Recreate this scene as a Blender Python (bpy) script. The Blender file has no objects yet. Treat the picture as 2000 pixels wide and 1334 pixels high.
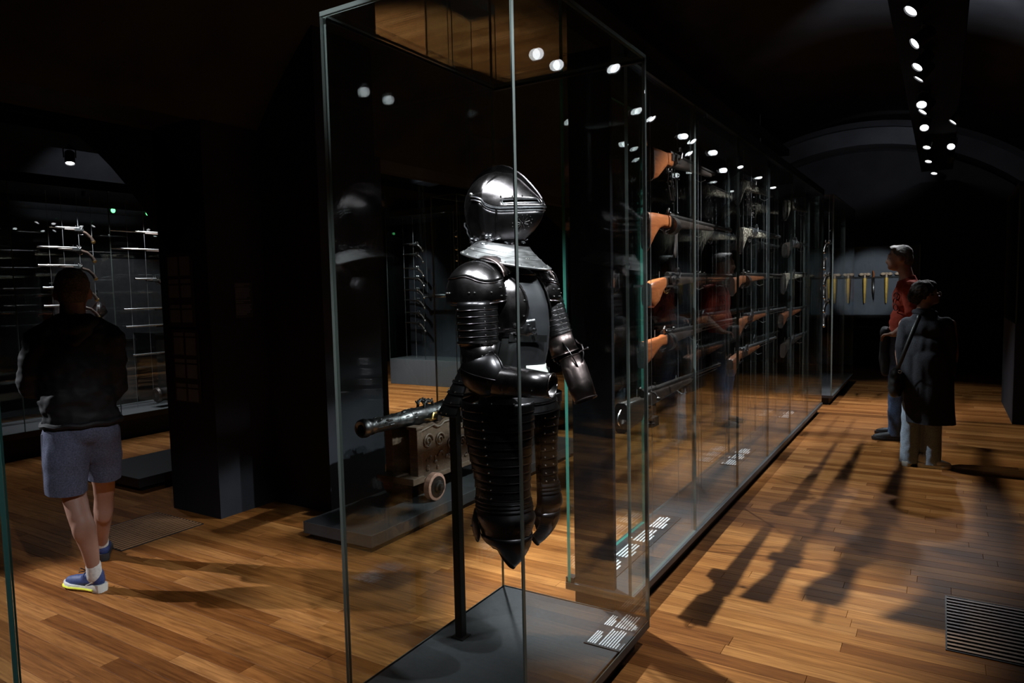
import bpy, bmesh, math, random
from math import sin, cos, pi, radians, sqrt, atan2
from mathutils import Vector, Matrix, noise

random.seed(7)
SC = bpy.context.scene
COL = SC.collection

# ---------------------------------------------------------------- camera
CAM_H = 1.55
FOCAL = 1372.55          # pixels of a 2000 px wide frame
YAW, PITCH, ROLL = radians(31.486), radians(4.358), radians(-1.244)
_F = Vector((-sin(YAW)*cos(PITCH), cos(YAW)*cos(PITCH), -sin(PITCH)))
_R0 = Vector((cos(YAW), sin(YAW), 0))
_U0 = _R0.cross(_F)
_R = cos(ROLL)*_R0 + sin(ROLL)*_U0
_U = -sin(ROLL)*_R0 + cos(ROLL)*_U0
cd = bpy.data.cameras.new('camera')
cam = bpy.data.objects.new('camera', cd)
COL.objects.link(cam)
cam.matrix_world = Matrix(((_R.x, _U.x, -_F.x, 0), (_R.y, _U.y, -_F.y, 0), (_R.z, _U.z, -_F.z, CAM_H), (0, 0, 0, 1)))
cd.sensor_fit = 'HORIZONTAL'
cd.sensor_width = 36.0
cd.lens = FOCAL/2000*36.0
cd.clip_start = 0.02
SC.camera = cam

# ---------------------------------------------------------------- world and exposure
w = bpy.data.worlds.new('world')
SC.world = w
w.use_nodes = True
w.node_tree.nodes['Background'].inputs[0].default_value = (0.5, 0.55, 0.7, 1)
w.node_tree.nodes['Background'].inputs[1].default_value = 0.002
SC.view_settings.view_transform = 'Standard'
SC.view_settings.look = 'None'
SC.view_settings.exposure = 0.0
SC.view_settings.gamma = 1.0
SC.view_settings.use_curve_mapping = False
SC.cycles.use_denoising = True
SC.cycles.use_adaptive_sampling = True
SC.cycles.adaptive_threshold = 0.03
SC.cycles.max_bounces = 6
SC.cycles.diffuse_bounces = 2
SC.cycles.glossy_bounces = 3
SC.cycles.transparent_max_bounces = 64
SC.cycles.sample_clamp_indirect = 3.0
SC.cycles.caustics_reflective = False
SC.cycles.caustics_refractive = False

# ---------------------------------------------------------------- mesh helpers
def V(*a):
    return Vector(a)

def basis(d):
    d = d.normalized()
    a = Vector((0, 0, 1)) if abs(d.z) < 0.95 else Vector((1, 0, 0))
    x = a.cross(d).normalized()
    return x, d.cross(x), d

class MB:
    """collects shapes; build() links them as one mesh object"""
    def __init__(s):
        s.v = []; s.f = []; s.mi = []; s.cur = 0
    def add(s, vs, fs):
        o = len(s.v)
        s.v += [tuple(q) for q in vs]
        s.f += [tuple(i+o for i in f) for f in fs]
        s.mi += [s.cur]*len(fs)
        return s
    def box(s, x0, y0, z0, x1, y1, z1):
        return s.add([(x0,y0,z0),(x1,y0,z0),(x1,y1,z0),(x0,y1,z0),(x0,y0,z1),(x1,y0,z1),(x1,y1,z1),(x0,y1,z1)],
                     [(0,3,2,1),(4,5,6,7),(0,1,5,4),(1,2,6,5),(2,3,7,6),(3,0,4,7)])
    def obox(s, c, size, m=None):
        hx, hy, hz = size[0]/2, size[1]/2, size[2]/2
        m = m or Matrix.Identity(3)
        c = Vector(c)
        vs = [c + m @ Vector((a*hx, b*hy, d*hz)) for d in (-1, 1) for b in (-1, 1) for a in (-1, 1)]
        return s.add(vs, [(0,2,3,1),(4,5,7,6),(0,1,5,4),(1,3,7,5),(3,2,6,7),(2,0,4,6)])
    def bar(s, p0, p1, wd, ht):
        p0 = Vector(p0); p1 = Vector(p1)
        x, y, d = basis(p1-p0)
        m = Matrix((x, y, d)).transposed()
        return s.obox((p0+p1)/2, (wd, ht, (p1-p0).length), m)
    def cyl(s, p0, p1, r0, r1=None, n=12, caps=True):
        r1 = r0 if r1 is None else r1
        p0 = Vector(p0); p1 = Vector(p1)
        x, y, d = basis(p1-p0)
        vs = []
        for p, r in ((p0, r0), (p1, r1)):
            for i in range(n):
                a = 2*pi*i/n
                vs.append(p + x*r*cos(a) + y*r*sin(a))
        fs = [(i, (i+1) % n, n+(i+1) % n, n+i) for i in range(n)]
        if caps:
            fs += [tuple(range(n-1, -1, -1)), tuple(range(n, 2*n))]
        return s.add(vs, fs)
    def ell(s, c, r, n=12, m=8, rot=None):
        if not hasattr(r, '__len__'): r = (r, r, r)
        c = Vector(c); vs = []; fs = []
        rot = rot or Matrix.Identity(3)
        for j in range(1, m):
            t = pi*j/m
            for i in range(n):
                a = 2*pi*i/n
                vs.append(c + rot @ Vector((r[0]*sin(t)*cos(a), r[1]*sin(t)*sin(a), r[2]*cos(t))))
        top = len(vs); vs.append(c + rot @ Vector((0, 0, r[2])))
        bot = len(vs); vs.append(c - rot @ Vector((0, 0, r[2])))
        for j in range(m-2):
            for i in range(n):
                fs.append((j*n+i, (j+1)*n+i, (j+1)*n+(i+1) % n, j*n+(i+1) % n))
        for i in range(n):
            fs.append((top, i, (i+1) % n))
            fs.append((bot, (m-2)*n+(i+1) % n, (m-2)*n+i))
        return s.add(vs, fs)
    def grid(s, rows, close_u=False, cap0=False, cap1=False, skip=None):
        nr = len(rows); nc = len(rows[0])
        vs = [p for r in rows for p in r]
        fs = []
        for j in range(nr-1):
            for i in range(nc if close_u else nc-1):
                if skip and skip(j, i): continue
                k = (i+1) % nc
                fs.append((j*nc+i, j*nc+k, (j+1)*nc+k, (j+1)*nc+i))
        if cap0: fs.append(tuple(range(nc-1, -1, -1)))
        if cap1: fs.append(tuple((nr-1)*nc+i for i in range(nc)))
        return s.add(vs, fs)
    def tube(s, path, r, n=8, closed=False):
        path = [Vector(p) for p in path]
        rows = []; k = len(path)
        px = None
        for i, p in enumerate(path):
            a = path[(i-1) % k] if (closed or i > 0) else p
            b = path[(i+1) % k] if (closed or i < k-1) else p
            d = (b-a).normalized()
            if px is None:
                x, y, _ = basis(d)
            else:
                x = (px - d*px.dot(d)).normalized(); y = d.cross(x)
            px = x
            rr = r[i] if hasattr(r, '__len__') else r
            rows.append([p + x*rr*cos(2*pi*j/n) + y*rr*sin(2*pi*j/n) for j in range(n)])
        if closed: rows.append(rows[0])
        return s.grid(rows, close_u=True, cap0=not closed, cap1=not closed)
    def lathe(s, prof, p0, axis, n=20, cap0=True, cap1=True):
        """prof: (t along axis, radius)"""
        p0 = Vector(p0); x, y, d = basis(Vector(axis))
        rows = [[p0 + d*t + x*r*cos(2*pi*i/n) + y*r*sin(2*pi*i/n) for i in range(n)] for t, r in prof]
        return s.grid(rows, close_u=True, cap0=cap0, cap1=cap1)
    def build(s, name, mat, parent=None, smooth=True, angle=38, bevel=0, solid=0, segs=2, offset=-1):
        me = bpy.data.meshes.new(name)
        me.from_pydata(s.v, [], s.f)
        mats = mat if isinstance(mat, (list, tuple)) else [mat]
        for q in mats: me.materials.append(q)
        if len(mats) > 1: me.polygons.foreach_set('material_index', s.mi)
        me.update()
        finish(me, smooth, angle)
        o = bpy.data.objects.new(name, me)
        COL.objects.link(o)
        if parent: o.parent = parent
        if solid:
            md = o.modifiers.new('solid', 'SOLIDIFY'); md.thickness = solid; md.offset = offset
        if bevel:
            md = o.modifiers.new('bevel', 'BEVEL'); md.width = bevel; md.segments = segs; md.limit_method = 'ANGLE'; md.angle_limit = radians(40)
        return o

def finish(me, smooth=True, angle=38):
    bm = bmesh.new(); bm.from_mesh(me)
    bmesh.ops.recalc_face_normals(bm, faces=bm.faces)
    bm.to_mesh(me); bm.free()
    if smooth:
        me.polygons.foreach_set('use_smooth', [True]*len(me.polygons))
        me.set_sharp_from_angle(angle=radians(angle))
    me.update()

def thing(name, label, cat, loc=(0, 0, 0), group=None, rotz=0):
    o = bpy.data.objects.new(name, None)
    o.empty_display_size = 0.1
    COL.objects.link(o)
    o.location = loc; o.rotation_euler = (0, 0, rotz)
    return tag(o, label, cat, group)

def tag(o, label, cat, group=None):
    o['label'] = label; o['category'] = cat
    if group: o['group'] = group
    return o

def struct(o):
    o['kind'] = 'structure'
    return o

def stuff(o):
    o['kind'] = 'stuff'
    return o

# ---------------------------------------------------------------- materials
def new_mat(name):
    m = bpy.data.materials.new(name); m.use_nodes = True
    nt = m.node_tree
    return m, nt, nt.nodes['Principled BSDF']

def mat(name, col, rough=0.5, metal=0.0, spec=0.5, scale=12.0, var=0.15, rvar=0.0, bump=0.0, bscale=None, stretch=(1, 1, 1), coat=0.0, sheen=0.0):
    m, nt, p = new_mat(name)
    N, L = nt.nodes, nt.links
    tc = N.new('ShaderNodeTexCoord'); mp = N.new('ShaderNodeMapping'); mp.inputs['Scale'].default_value = stretch
    L.new(tc.outputs['Object'], mp.inputs[0])
    nz = N.new('ShaderNodeTexNoise'); nz.inputs['Scale'].default_value = scale; nz.inputs['Detail'].default_value = 5
    L.new(mp.outputs[0], nz.inputs[0])
    rp = N.new('ShaderNodeValToRGB')
    a = [max(0, c*(1-var)) for c in col]; b = [min(1, c*(1+var)) for c in col]
    rp.color_ramp.elements[0].position = 0.3; rp.color_ramp.elements[1].position = 0.7
    rp.color_ramp.elements[0].color = (*a, 1); rp.color_ramp.elements[1].color = (*b, 1)
    L.new(nz.outputs[0], rp.inputs[0]); L.new(rp.outputs[0], p.inputs['Base Color'])
    p.inputs['Metallic'].default_value = metal
    p.inputs['Specular IOR Level'].default_value = spec
    p.inputs['Roughness'].default_value = rough
    if coat: p.inputs['Coat Weight'].default_value = coat; p.inputs['Coat Roughness'].default_value = 0.15
    if sheen: p.inputs['Sheen Weight'].default_value = sheen
    if rvar:
        mr = N.new('ShaderNodeMapRange'); mr.inputs[3].default_value = max(0.05, rough-rvar); mr.inputs[4].default_value = rough+rvar
        n2 = N.new('ShaderNodeTexNoise'); n2.inputs['Scale'].default_value = scale*2.5; n2.inputs['Detail'].default_value = 6
        L.new(mp.outputs[0], n2.inputs[0]); L.new(n2.outputs[0], mr.inputs[0]); L.new(mr.outputs[0], p.inputs['Roughness'])
    if bump:
        n3 = N.new('ShaderNodeTexNoise'); n3.inputs['Scale'].default_value = bscale or scale*4; n3.inputs['Detail'].default_value = 4
        L.new(mp.outputs[0], n3.inputs[0])
        bp = N.new('ShaderNodeBump'); bp.inputs['Strength'].default_value = bump; bp.inputs['Distance'].default_value = 0.01
        L.new(n3.outputs[0], bp.inputs['Height']); L.new(bp.outputs[0], p.inputs['Normal'])
    return m

def mat_emit(name, col, strength):
    m, nt, p = new_mat(name)
    N, L = nt.nodes, nt.links
    nz = N.new('ShaderNodeTexNoise'); nz.inputs['Scale'].default_value = 3
    mr = N.new('ShaderNodeMapRange'); mr.inputs[3].default_value = strength*0.95; mr.inputs[4].default_value = strength*1.05
    L.new(nz.outputs[0], mr.inputs[0]); L.new(mr.outputs[0], p.inputs['Emission Strength'])
    p.inputs['Base Color'].default_value = (0.8, 0.8, 0.8, 1)
    p.inputs['Emission Color'].default_value = (*col, 1)
    m.cycles.emission_sampling = 'NONE'
    return m

def mat_glass():
    """clear pane: reflects by Fresnel, passes the rest straight through"""
    m = bpy.data.materials.new('clear_glass'); m.use_nodes = True
    nt = m.node_tree; N, L = nt.nodes, nt.links
    N.remove(N['Principled BSDF'])
    out = N['Material Output']
    lw = N.new('ShaderNodeLayerWeight'); lw.inputs[0].default_value = 0.5
    pw = N.new('ShaderNodeMath'); pw.operation = 'POWER'; pw.inputs[1].default_value = 5
    L.new(lw.outputs['Facing'], pw.inputs[0])
    mr = N.new('ShaderNodeMapRange'); mr.inputs[3].default_value = 0.035; mr.inputs[4].default_value = 1.0
    L.new(pw.outputs[0], mr.inputs[0])
    tr = N.new('ShaderNodeBsdfTransparent'); tr.inputs[0].default_value = (0.965, 0.985, 0.978, 1)
    gl = N.new('ShaderNodeBsdfGlossy'); gl.inputs['Roughness'].default_value = 0.0
    gl.inputs[0].default_value = (1, 1, 1, 1)
    mx = N.new('ShaderNodeMixShader')
    L.new(mr.outputs[0], mx.inputs[0]); L.new(tr.outputs[0], mx.inputs[1]); L.new(gl.outputs[0], mx.inputs[2])
    L.new(mx.outputs[0], out.inputs[0])
    return m

def mat_glass_edge(name, col):
    """polished green edge of a glass sheet: light carried in the sheet is put into the colour"""
    m = bpy.data.materials.new(name); m.use_nodes = True
    nt = m.node_tree; N, L = nt.nodes, nt.links
    N.remove(N['Principled BSDF'])
    out = N['Material Output']
    nz = N.new('ShaderNodeTexNoise'); nz.inputs['Scale'].default_value = 2.0
    rp = N.new('ShaderNodeValToRGB')
    rp.color_ramp.elements[0].color = (col[0]*0.8, col[1]*0.8, col[2]*0.8, 1); rp.color_ramp.elements[1].color = (*col, 1)
    L.new(nz.outputs[0], rp.inputs[0])
    d = N.new('ShaderNodeBsdfDiffuse'); t = N.new('ShaderNodeBsdfTranslucent'); g = N.new('ShaderNodeBsdfGlossy')
    g.inputs['Roughness'].default_value = 0.25; g.inputs[0].default_value = (0.8, 1, 0.95, 1)
    L.new(rp.outputs[0], d.inputs[0]); L.new(rp.outputs[0], t.inputs[0])
    a = N.new('ShaderNodeMixShader'); a.inputs[0].default_value = 0.5
    b = N.new('ShaderNodeMixShader'); b.inputs[0].default_value = 0.12
    L.new(d.outputs[0], a.inputs[1]); L.new(t.outputs[0], a.inputs[2])
    L.new(a.outputs[0], b.inputs[1]); L.new(g.outputs[0], b.inputs[2])
    L.new(b.outputs[0], out.inputs[0])
    return m

def mat_floor():
    m, nt, p = new_mat('oak_floor')
    N, L = nt.nodes, nt.links
    geo = N.new('ShaderNodeNewGeometry'); oi = N.new('ShaderNodeObjectInfo'); at = N.new('ShaderNodeAttribute'); at.attribute_name = 'plank_tone'
    ad = N.new('ShaderNodeMath'); ad.operation = 'ADD'; L.new(oi.outputs['Random'], ad.inputs[0]); L.new(at.outputs['Fac'], ad.inputs[1])
    fr = N.new('ShaderNodeMath'); fr.operation = 'FRACT'; L.new(ad.outputs[0], fr.inputs[0])
    cx = N.new('ShaderNodeCombineXYZ'); ml = N.new('ShaderNodeMath'); ml.operation = 'MULTIPLY'; ml.inputs[1].default_value = 37.0
    L.new(fr.outputs[0], ml.inputs[0]); L.new(ml.outputs[0], cx.inputs[0]); L.new(ml.outputs[0], cx.inputs[2])
    va = N.new('ShaderNodeVectorMath'); va.operation = 'ADD'; L.new(geo.outputs['Position'], va.inputs[0]); L.new(cx.outputs[0], va.inputs[1])
    mp = N.new('ShaderNodeMapping'); mp.inputs['Scale'].default_value = (1.6, 26, 26); L.new(va.outputs[0], mp.inputs[0])
    n1 = N.new('ShaderNodeTexNoise'); n1.inputs['Scale'].default_value = 2.2; n1.inputs['Detail'].default_value = 8; n1.inputs['Roughness'].default_value = 0.6; n1.inputs['Distortion'].default_value = 0.6
    L.new(mp.outputs[0], n1.inputs[0])
    mp2 = N.new('ShaderNodeMapping'); mp2.inputs['Scale'].default_value = (3, 110, 110); L.new(va.outputs[0], mp2.inputs[0])
    n2 = N.new('ShaderNodeTexNoise'); n2.inputs['Scale'].default_value = 3; n2.inputs['Detail'].default_value = 4; L.new(mp2.outputs[0], n2.inputs[0])
    tone = N.new('ShaderNodeValToRGB'); e = tone.color_ramp.elements
    e[0].color = (0.20, 0.070, 0.016, 1); e[1].color = (0.46, 0.210, 0.070, 1)
    x = tone.color_ramp.elements.new(0.35); x.color = (0.315, 0.125, 0.034, 1)
    x = tone.color_ramp.elements.new(0.7); x.color = (0.385, 0.162, 0.047, 1)
    L.new(fr.outputs[0], tone.inputs[0])
    gr = N.new('ShaderNodeValToRGB'); gr.color_ramp.elements[0].position = 0.32; gr.color_ramp.elements[1].position = 0.68
    gr.color_ramp.elements[0].color = (0.50, 0.44, 0.38, 1); gr.color_ramp.elements[1].color = (1.08, 1.05, 1.0, 1)
    L.new(n1.outputs[0], gr.inputs[0])
    g2 = N.new('ShaderNodeValToRGB'); g2.color_ramp.elements[0].position = 0.35; g2.color_ramp.elements[1].position = 0.6
    g2.color_ramp.elements[0].color = (0.78, 0.76, 0.74, 1); g2.color_ramp.elements[1].color = (1, 1, 1, 1)
    L.new(n2.outputs[0], g2.inputs[0])
    m1 = N.new('ShaderNodeMix'); m1.data_type = 'RGBA'; m1.blend_type = 'MULTIPLY'; m1.inputs[0].default_value = 1
    L.new(tone.outputs[0], m1.inputs[6]); L.new(gr.outputs[0], m1.inputs[7])
    m2 = N.new('ShaderNodeMix'); m2.data_type = 'RGBA'; m2.blend_type = 'MULTIPLY'; m2.inputs[0].default_value = 0.8
    L.new(m1.outputs[2], m2.inputs[6]); L.new(g2.outputs[0], m2.inputs[7])
    L.new(m2.outputs[2], p.inputs['Base Color'])
    mr = N.new('ShaderNodeMapRange'); mr.inputs[3].default_value = 0.48; mr.inputs[4].default_value = 0.66
    L.new(n1.outputs[0], mr.inputs[0]); L.new(mr.outputs[0], p.inputs['Roughness'])
    p.inputs['Specular IOR Level'].default_value = 0.09
    bp = N.new('ShaderNodeBump'); bp.inputs['Strength'].default_value = 0.08; bp.inputs['Distance'].default_value = 0.003
    L.new(n2.outputs[0], bp.inputs['Height']); L.new(bp.outputs[0], p.inputs['Normal'])
    return m

M = {}
M['floor'] = mat_floor()
M['subfloor'] = mat('dark_joint', (0.03, 0.015, 0.008), 0.9)
M['wall'] = mat('navy_black_wall', (0.017, 0.018, 0.024), 0.75, scale=3, var=0.25, spec=0.25)
M['ceil'] = mat('dark_vault_plaster', (0.045, 0.048, 0.058), 0.9, scale=2, var=0.25, spec=0.1)
M['black'] = mat('matte_black_metal', (0.012, 0.012, 0.013), 0.55, scale=30, var=0.2, spec=0.35)
M['beam'] = mat('matte_black_beam', (0.006, 0.006, 0.007), 0.85, scale=30, var=0.2, spec=0.08)
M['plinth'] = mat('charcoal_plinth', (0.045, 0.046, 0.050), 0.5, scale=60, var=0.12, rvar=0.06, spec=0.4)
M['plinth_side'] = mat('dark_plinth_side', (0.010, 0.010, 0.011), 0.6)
M['glass'] = mat_glass()
M['edge'] = mat_glass_edge('glass_edge', (0.21, 0.25, 0.235))
M['edge_dim'] = mat_glass_edge('glass_joint_dim', (0.085, 0.10, 0.10))  # dimmer copy of the edge, less light put into its colour
M['edge_lit_green'] = mat_glass_edge('glass_edge_lit_green', (0.12, 0.50, 0.39))  # green edge with bright light put into its colour
M['edge_dark'] = mat_glass_edge('glass_edge_dark', (0.06, 0.17, 0.16))
M['lens'] = mat_emit('lamp_lens', (0.93, 0.96, 1.0), 6.5)
M['green_led'] = mat_emit('green_lamp_lens', (0.15, 1.0, 0.3), 3.0)
M['wire'] = mat('steel_cable', (0.45, 0.47, 0.48), 0.4, metal=0.8)
M['steel'] = mat('polished_steel', (0.62, 0.61, 0.62), 0.24, metal=1, scale=14, var=0.15, rvar=0.08)
M['gunsteel'] = mat('gun_steel', (0.34, 0.34, 0.36), 0.30, metal=1, scale=20, var=0.25, rvar=0.1)
M['gunblack'] = mat('browned_gun_iron', (0.12, 0.105, 0.10), 0.38, metal=1, scale=20, var=0.3, rvar=0.1)
M['brass'] = mat('brass', (0.70, 0.46, 0.17), 0.28, metal=1, scale=20, var=0.15)
M['silver'] = mat('bright_silver', (0.86, 0.87, 0.88), 0.22, metal=1, scale=20, var=0.1)
def mat_wood(name, c0, c1, rough=0.35, spec=0.45):
    m, nt, p = new_mat(name); N, L = nt.nodes, nt.links
    tc = N.new('ShaderNodeTexCoord'); mp = N.new('ShaderNodeMapping'); mp.inputs['Scale'].default_value = (3, 22, 22); L.new(tc.outputs['Object'], mp.inputs[0])
    nz = N.new('ShaderNodeTexNoise'); nz.inputs['Scale'].default_value = 3; nz.inputs['Detail'].default_value = 6; nz.inputs['Distortion'].default_value = 0.8
    L.new(mp.outputs[0], nz.inputs[0])
    rp = N.new('ShaderNodeValToRGB'); rp.color_ramp.elements[0].position = 0.3; rp.color_ramp.elements[1].position = 0.7
    rp.color_ramp.elements[0].color = (*c0, 1); rp.color_ramp.elements[1].color = (*c1, 1)
    L.new(nz.outputs[0], rp.inputs[0]); L.new(rp.outputs[0], p.inputs['Base Color'])
    p.inputs['Roughness'].default_value = rough; p.inputs['Specular IOR Level'].default_value = spec
    return m
M['wood_orange'] = mat_wood('orange_walnut', (0.30, 0.075, 0.022), (0.52, 0.16, 0.05))
M['wood_brown'] = mat_wood('brown_walnut', (0.09, 0.03, 0.014), (0.22, 0.075, 0.03))
M['wood_dark'] = mat_wood('dark_stained_wood', (0.018, 0.012, 0.010), (0.045, 0.03, 0.024))
M['wood_carriage'] = mat_wood('carriage_oak', (0.07, 0.045, 0.03), (0.16, 0.105, 0.075), rough=0.55)
M['wood_wheel'] = mat_wood('pink_wheel_wood', (0.30, 0.15, 0.11), (0.50, 0.28, 0.21), rough=0.6)
def mat_inlay():
    m, nt, p = new_mat('inlaid_stock'); N, L = nt.nodes, nt.links
    tc = N.new('ShaderNodeTexCoord')
    vo = N.new('ShaderNodeTexVoronoi'); vo.inputs['Scale'].default_value = 42; vo.feature = 'DISTANCE_TO_EDGE'; L.new(tc.outputs['Object'], vo.inputs[0])
    rp = N.new('ShaderNodeValToRGB'); rp.color_ramp.elements[0].position = 0.12; rp.color_ramp.elements[1].position = 0.2
    rp.color_ramp.elements[0].color = (0.07, 0.05, 0.035, 1); rp.color_ramp.elements[1].color = (0.62, 0.57, 0.46, 1)
    L.new(vo.outputs[0], rp.inputs[0]); L.new(rp.outputs[0], p.inputs['Base Color']); p.inputs['Roughness'].default_value = 0.35
    return m
M['inlay'] = mat_inlay()
M['label'] = mat('label_charcoal', (0.035, 0.034, 0.036), 0.45, spec=0.4)
M['print'] = mat('white_print', (0.80, 0.82, 0.86), 0.5)
M['print_dim'] = mat('pale_print', (0.15, 0.17, 0.24), 0.6)

# ---------------------------------------------------------------- pane, text and lamp builders
def pane(x0, y0, z0, x1, y1, z1, parent, edge='edge', name='glass_pane'):
    """glass sheet; the two large faces are clear, the four narrow ones show the edge"""
    b = MB()
    d = (x1-x0, y1-y0, z1-z0); thin = d.index(min(d))
    b.box(x0, y0, z0, x1, y1, z1)
    ax = [2, 2, 1, 0, 1, 0]          # axis of each box face
    b.mi = [0 if a == thin else 1 for a in ax]
    return b.build(name, [M['glass'], M[edge]], parent, smooth=False)

def text_mesh(body, size, name, material, parent, m):
    """flat lettering as a mesh; m places the text's own x-y plane in the world"""
    cu = bpy.data.curves.new(name, 'FONT'); cu.body = body; cu.size = size; cu.extrude = 0.0006
    cu.align_x = 'CENTER'; cu.align_y = 'CENTER'
    t = bpy.data.objects.new(name+'_curve', cu); COL.objects.link(t)
    dg = bpy.context.evaluated_depsgraph_get(); dg.update()
    me = bpy.data.meshes.new_from_object(t.evaluated_get(dg))
    bpy.data.objects.remove(t)
    me.transform(m); me.materials.clear(); me.materials.append(material)
    o = bpy.data.objects.new(name, me); COL.objects.link(o); o.parent = parent
    return o

def print_lines(b, blocks, origin, ux, uy, nrm, h=0.0007, seed=1):
    """rows of tiny words too small to read: blocks of (x, y, width, rows, pitch, bar height)"""
    rnd = random.Random(seed)
    origin = Vector(origin); ux = Vector(ux); uy = Vector(uy); nrm = Vector(nrm)
    m = Matrix((ux, uy, nrm)).transposed()
    for (x, y, wd, rows, pitch, bh) in blocks:
        for r in range(rows):
            end = wd*(rnd.uniform(0.86, 1.0) if r < rows-1 else rnd.uniform(0.3, 0.7)); cx = 0.0
            while cx < end-0.002:
                l = min(rnd.uniform(0.006, 0.022), end-cx)
                b.obox(origin + ux*(x+cx+l/2) - uy*(y+r*pitch) + nrm*h/2, (l, bh, h), m)
                cx += l + 0.0022

LAMPS = {}
def spotlight(pos, target, watts, cone, label, group, blend=0.6, hang=0.10, lit=True, lens='lens', beam_z=None, size=0.032, colour=(0.93, 0.96, 1.0), name='spotlight', r=0.042):
    pos = Vector(pos); d = (Vector(target)-pos).normalized()
    t = thing(name, label, 'spotlight', pos, group)
    b = MB(); bk = -d*0.13
    b.lathe([(0, r*0.75), (0.012, r), (0.125, r), (0.130, r*0.93)], bk, d, 16, cap1=False)
    b.lathe([(0.118, r*0.9), (0.130, r*0.93)], bk, d, 16, cap0=False, cap1=False)
    b.build('housing', M['black'], t)
    b = MB(); b.lathe([(0, r*0.86), (0.003, r*0.86)], -d*0.012, d, 16)
    b.build('lens', M[lens], t)
    b = MB(); up = V(0, 0, hang)
    c = bk*0.5
    x, y, _ = basis(d)
    side = V(0, 0, 1).cross(d)
    side = side.normalized() if side.length > 0.1 else V(1, 0, 0)
    b.tube([c+side*(r+0.006), c+side*(r+0.008)+up*0.45, c+up*0.6, c-side*(r+0.008)+up*0.45, c-side*(r+0.006)], 0.006, 6)
    b.cyl(c+up*0.6, c+up, 0.012, n=8)
    b.build('yoke', M['black'], t)
    if lit:
        ld = bpy.data.lights.new('lamp_light', 'SPOT'); ld.energy = watts; ld.spot_size = radians(cone); ld.spot_blend = blend
        ld.shadow_soft_size = size; ld.color = colour
        lo = bpy.data.objects.new('lamp_light', ld); COL.objects.link(lo); lo.parent = t
        lo.location = d*0.02
        lo.rotation_euler = d.to_track_quat('-Z', 'Y').to_euler()
    return t
# ================================================================ THE SETTING
XL, XR, YF, YB = -10.4, 1.75, -3.0, 14.2      # room limits

# ---- floor: single oak planks running across the room
def in_view(x, y, margin=0.02):
    d = Vector((x, y, 0)) - Vector((0, 0, CAM_H)); z = d.dot(_F)
    if z < 0.3: return None
    u = FOCAL*d.dot(_R)/z/1000; v = FOCAL*d.dot(_U)/z/667
    return z if abs(u) < 1+margin and abs(v) < 1+margin else None

fl = MB(); fl.box(XL-0.3, YF-0.3, -0.12, XR+0.3, YB+0.3, -0.018)
floor = struct(fl.build('floor', M['subfloor'], smooth=False))
PW = 0.085
LENS = (0.85, 1.1, 1.35, 1.6)
planks = []
rnd = random.Random(11)
for j in range(int((YB-YF)/PW)+1):
    y = YF + (j+0.5)*PW
    x = XL - rnd.uniform(0, 1.5)
    while x < XR:
        L = rnd.choice(LENS)
        planks.append((x+L/2, y, L)); x += L
def is_seen(p):
    zs = [in_view(p[0]+k*p[2]/2, p[1]) for k in (-0.9, -0.45, 0, 0.45, 0.9)]
    zs = [z for z in zs if z]
    return min(zs) if zs else None
seen = sorted([(is_seen(p), p) for p in planks if is_seen(p)])
near = [p for _, p in seen[:300]]
nearset = set(near)
pm = {}
for L in LENS:
    b = MB(); g = 0.0005; c = 0.0010
    x0, x1, y0, y1 = -L/2+g, L/2-g, -PW/2+g, PW/2-g
    b.add([(x0, y0, -0.018), (x1, y0, -0.018), (x1, y1, -0.018), (x0, y1, -0.018),
           (x0, y0, -c), (x1, y0, -c), (x1, y1, -c), (x0, y1, -c),
           (x0+c, y0+c, 0), (x1-c, y0+c, 0), (x1-c, y1-c, 0), (x0+c, y1-c, 0)],
          [(8, 9, 10, 11), (4, 5, 9, 8), (5, 6, 10, 9), (6, 7, 11, 10), (7, 4, 8, 11), (0, 1, 5, 4), (1, 2, 6, 5), (2, 3, 7, 6), (3, 0, 4, 7)])
    pm[L] = b
first = {}
for (x, y, L) in near:
    if L not in first:
        o = pm[L].build('plank', M['floor'], floor, smooth=False); first[L] = o.data
    else:
        o = bpy.data.objects.new('plank', first[L]); COL.objects.link(o); o.parent = floor
    o.location = (x, y, 0)
b = MB(); tones = []
for p in planks:
    if p in nearset: continue
    src = pm[p[2]]
    b.add([(q[0]+p[0], q[1]+p[1], q[2]) for q in src.v], src.f)
    t = rnd.random(); tones += [t]*len(src.v)
far_planks = b.build('far_planks', M['floor'], floor, smooth=False)
stuff(far_planks)
a = far_planks.data.attributes.new('plank_tone', 'FLOAT', 'POINT'); a.data.foreach_set('value', tones)

# ---- outer walls
def wallbox(name, *lim):
    b = MB(); b.box(*lim)
    return struct(b.build(name, M['wall'], smooth=False))
wallbox('wall_left', XL-0.3, YF-0.3, -0.1, XL, YB+0.3, 4.9)
wallbox('wall_right', XR, YF-0.3, -0.1, XR+0.3, YB+0.3, 4.9)
wallbox('wall_back', XL-0.3, YB, -0.1, XR+0.3, YB+0.3, 4.9)
wallbox('wall_front', XL-0.3, YF-0.3, -0.1, XR+0.3, YF, 4.9)

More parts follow.
